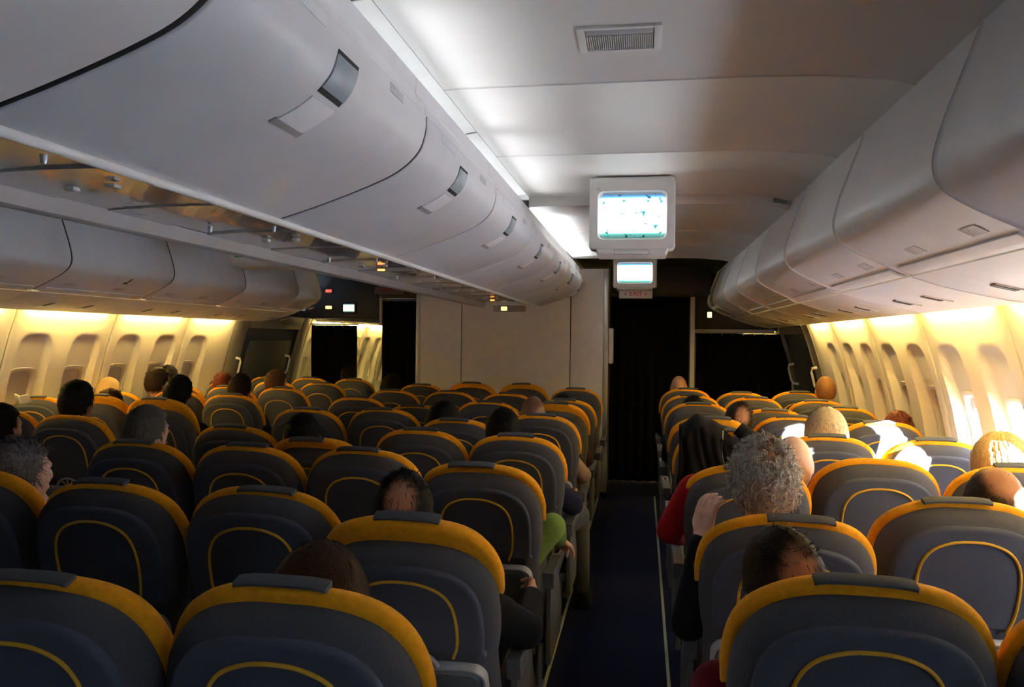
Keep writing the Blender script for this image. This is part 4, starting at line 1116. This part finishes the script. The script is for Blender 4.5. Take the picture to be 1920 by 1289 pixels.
dg = bpy.context.evaluated_depsgraph_get(); dg.update()
def harvest(o, name):
    me = bpy.data.meshes.new_from_object(o.evaluated_get(dg)); me.name = name
    me.materials.clear(); me.polygons.foreach_set('use_smooth', [True] * len(me.polygons)); return me
for d in TMP:
    org = Vector((d['X0'], d['Y0'], 0))
    for key, nm in (('body', 'person'), ('shirt', 'shirt'), ('trousers', 'trousers')):
        d[key + '_me'] = harvest(d[key], nm)
    d['shoes_me'] = [harvest(o, 'shoe') for o in d['shoes']]
for d in TMP:
    for o in [d['body'], d['shirt'], d['trousers']] + d['shoes']:
        me = o.data; bpy.data.objects.remove(o); bpy.data.meshes.remove(me)
    org = Vector((d['X0'], d['Y0'], 0)); T = Matrix.Translation(-org)
    for key in ('body_me', 'shirt_me', 'trousers_me'): d[key].transform(T)
    for m in d['shoes_me']: m.transform(T)
    p = mesh_obj('person', d['body_me'], SKIN[d['skin']], None, org); tag(p, d['label'], 'person', 'seated passengers')
    mesh_obj('shirt', d['shirt_me'], CL[d['shirtm']], p); mesh_obj('trousers', d['trousers_me'], CL[d['trm']], p)
    for m in d['shoes_me']: mesh_obj('shoe', m, CL['black'], p)
    Mh = T @ d['Mh']
    if d['style']:
        h = mesh_obj('hair', HM[d['style']], None, p); h.matrix_local = Mh
        h.material_slots[0].link = 'OBJECT'; h.material_slots[0].material = HAIR[d['hairc']]
    if d['near']:
        for s in (-1, 1):
            e = mesh_obj('eye', ME_EYE, M_eye, p); e.matrix_local = Mh @ Matrix.Translation((s * .031, .078, .004))
        e = mesh_obj('mouth', me_lip, M_lip, p); e.matrix_local = Mh @ Matrix.Translation((0, .098, -.052))
    if d['col'] == 'C' and d['k'] == 8:
        hc = Mh.translation
        cm = tube_me('collar', [(hc.x + .066 * math.cos(a), hc.y - .030 + .066 * math.sin(a), hc.z - .135 + .012 * math.sin(a)) for a in [2 * math.pi * i / 20 for i in range(21)]], .014, 8)
        mesh_obj('collar', cm, CL['white'], p)

# ------------------------------------------------------------------ loose things
# black jacket over the back of a right aisle seat
def jacket():
    col, k = 'H', 3; a = R(ANG[(col, k)]); x0 = COLS[col]; py = pivot_y(col, k)
    root = empty('jacket', (x0, py, 0)); tag(root, 'black jacket slung over the aisle corner of a right seat', 'jacket')
    vs = []; fs = []; nu, nv = 40, 44
    for i in range(nu + 1):
        u = i / nu
        for j in range(nv + 1):
            v = j / nv
            s = -.24 + .66 * v           # path length: front drop, over the top, rear drop
            sw = max(0, s - .05); fr = max(0, -s)
            x = -.212 + (.30 - .05 * math.sin(4 * v)) * u + .02 * math.sin(7 * v) * u - .02 * (1 - u) * min(1, sw * 3)
            zt = .728 + .030 * math.exp(-((u - .30) / .16) ** 2) - .14 * max(0, u - .42) ** 1.5
            if x < -.12: zt -= .9 * (-.12 - x) ** 1.4
            fold = .016 * math.sin(9 * u + 5 * v + 1.5 * math.sin(6 * v)) + .016 * noise.noise(Vector((4 * u, 3 * v, 1.3))) + .005 * math.sin(27 * u - 9 * v)
            if s < -.05: yl_, zl = .105 + fold * .6, zt + (s + .05)
            elif s < .07: t = (s + .05) / .12; yl_, zl = .105 - .175 * t, zt + .020 * math.sin(math.pi * t) + fold * .4
            else: yl_, zl = -.070 - abs(fold) * 1.5 - .015 * min(1, (s - .07) * 8), zt - (s - .07) * (1.0 - .25 * u) - .08 * (u - .4) * max(0, v - .6)
            vs.append((x, yl_ * math.cos(a) - zl * math.sin(a), PZ + yl_ * math.sin(a) + zl * math.cos(a)))
    for i in range(nu):
        for j in range(nv): fs.append((i * (nv + 1) + j, (i + 1) * (nv + 1) + j, (i + 1) * (nv + 1) + j + 1, i * (nv + 1) + j + 1))
    me = bpy.data.meshes.new('jacket_body'); me.from_pydata(vs, [], fs); shade(me, 180)
    o = mesh_obj('jacket_body', me, CL['black'], root); md = o.modifiers.new('t', 'SOLIDIFY'); md.thickness = .010; md.offset = 1
    # sleeve hanging towards the middle
    pts = [Vector((.06, -.045, .74)), Vector((.12, -.075, .70)), Vector((.15, -.085, .62)), Vector((.13, -.085, .55))]
    pts = [Vector((p.x, p.y * math.cos(a) - p.z * math.sin(a), PZ + p.y * math.sin(a) + p.z * math.cos(a))) for p in pts]
    mesh_obj('sleeve', tube_me('sleeve', [tuple(p) for p in pts], [.035, .042, .04, .034], 12), CL['black'], root)
    mesh_obj('zip', tube_me('zip', [vs[(nu // 2 + 12) * (nv + 1) + j] for j in range(18, 40)], .003, 6), M_alu, root)
jacket()

# open booklet tucked on a left window seat
pv = pivot_y('A', 4); q = unproject(36, 746, pv - .24)
bk = empty('booklet', (q.x, pv - .232, q.z - .01)); tag(bk, 'small open white booklet tucked behind a left window seat', 'booklet')
for s in (-1, 1):
    pg = box('page', 0, .06, -.003, .003, -.035, .02, M_paper, bk, .001); pg.rotation_euler = (R(16), R(-14 * s), R(20 * s)); pg.scale.x = s
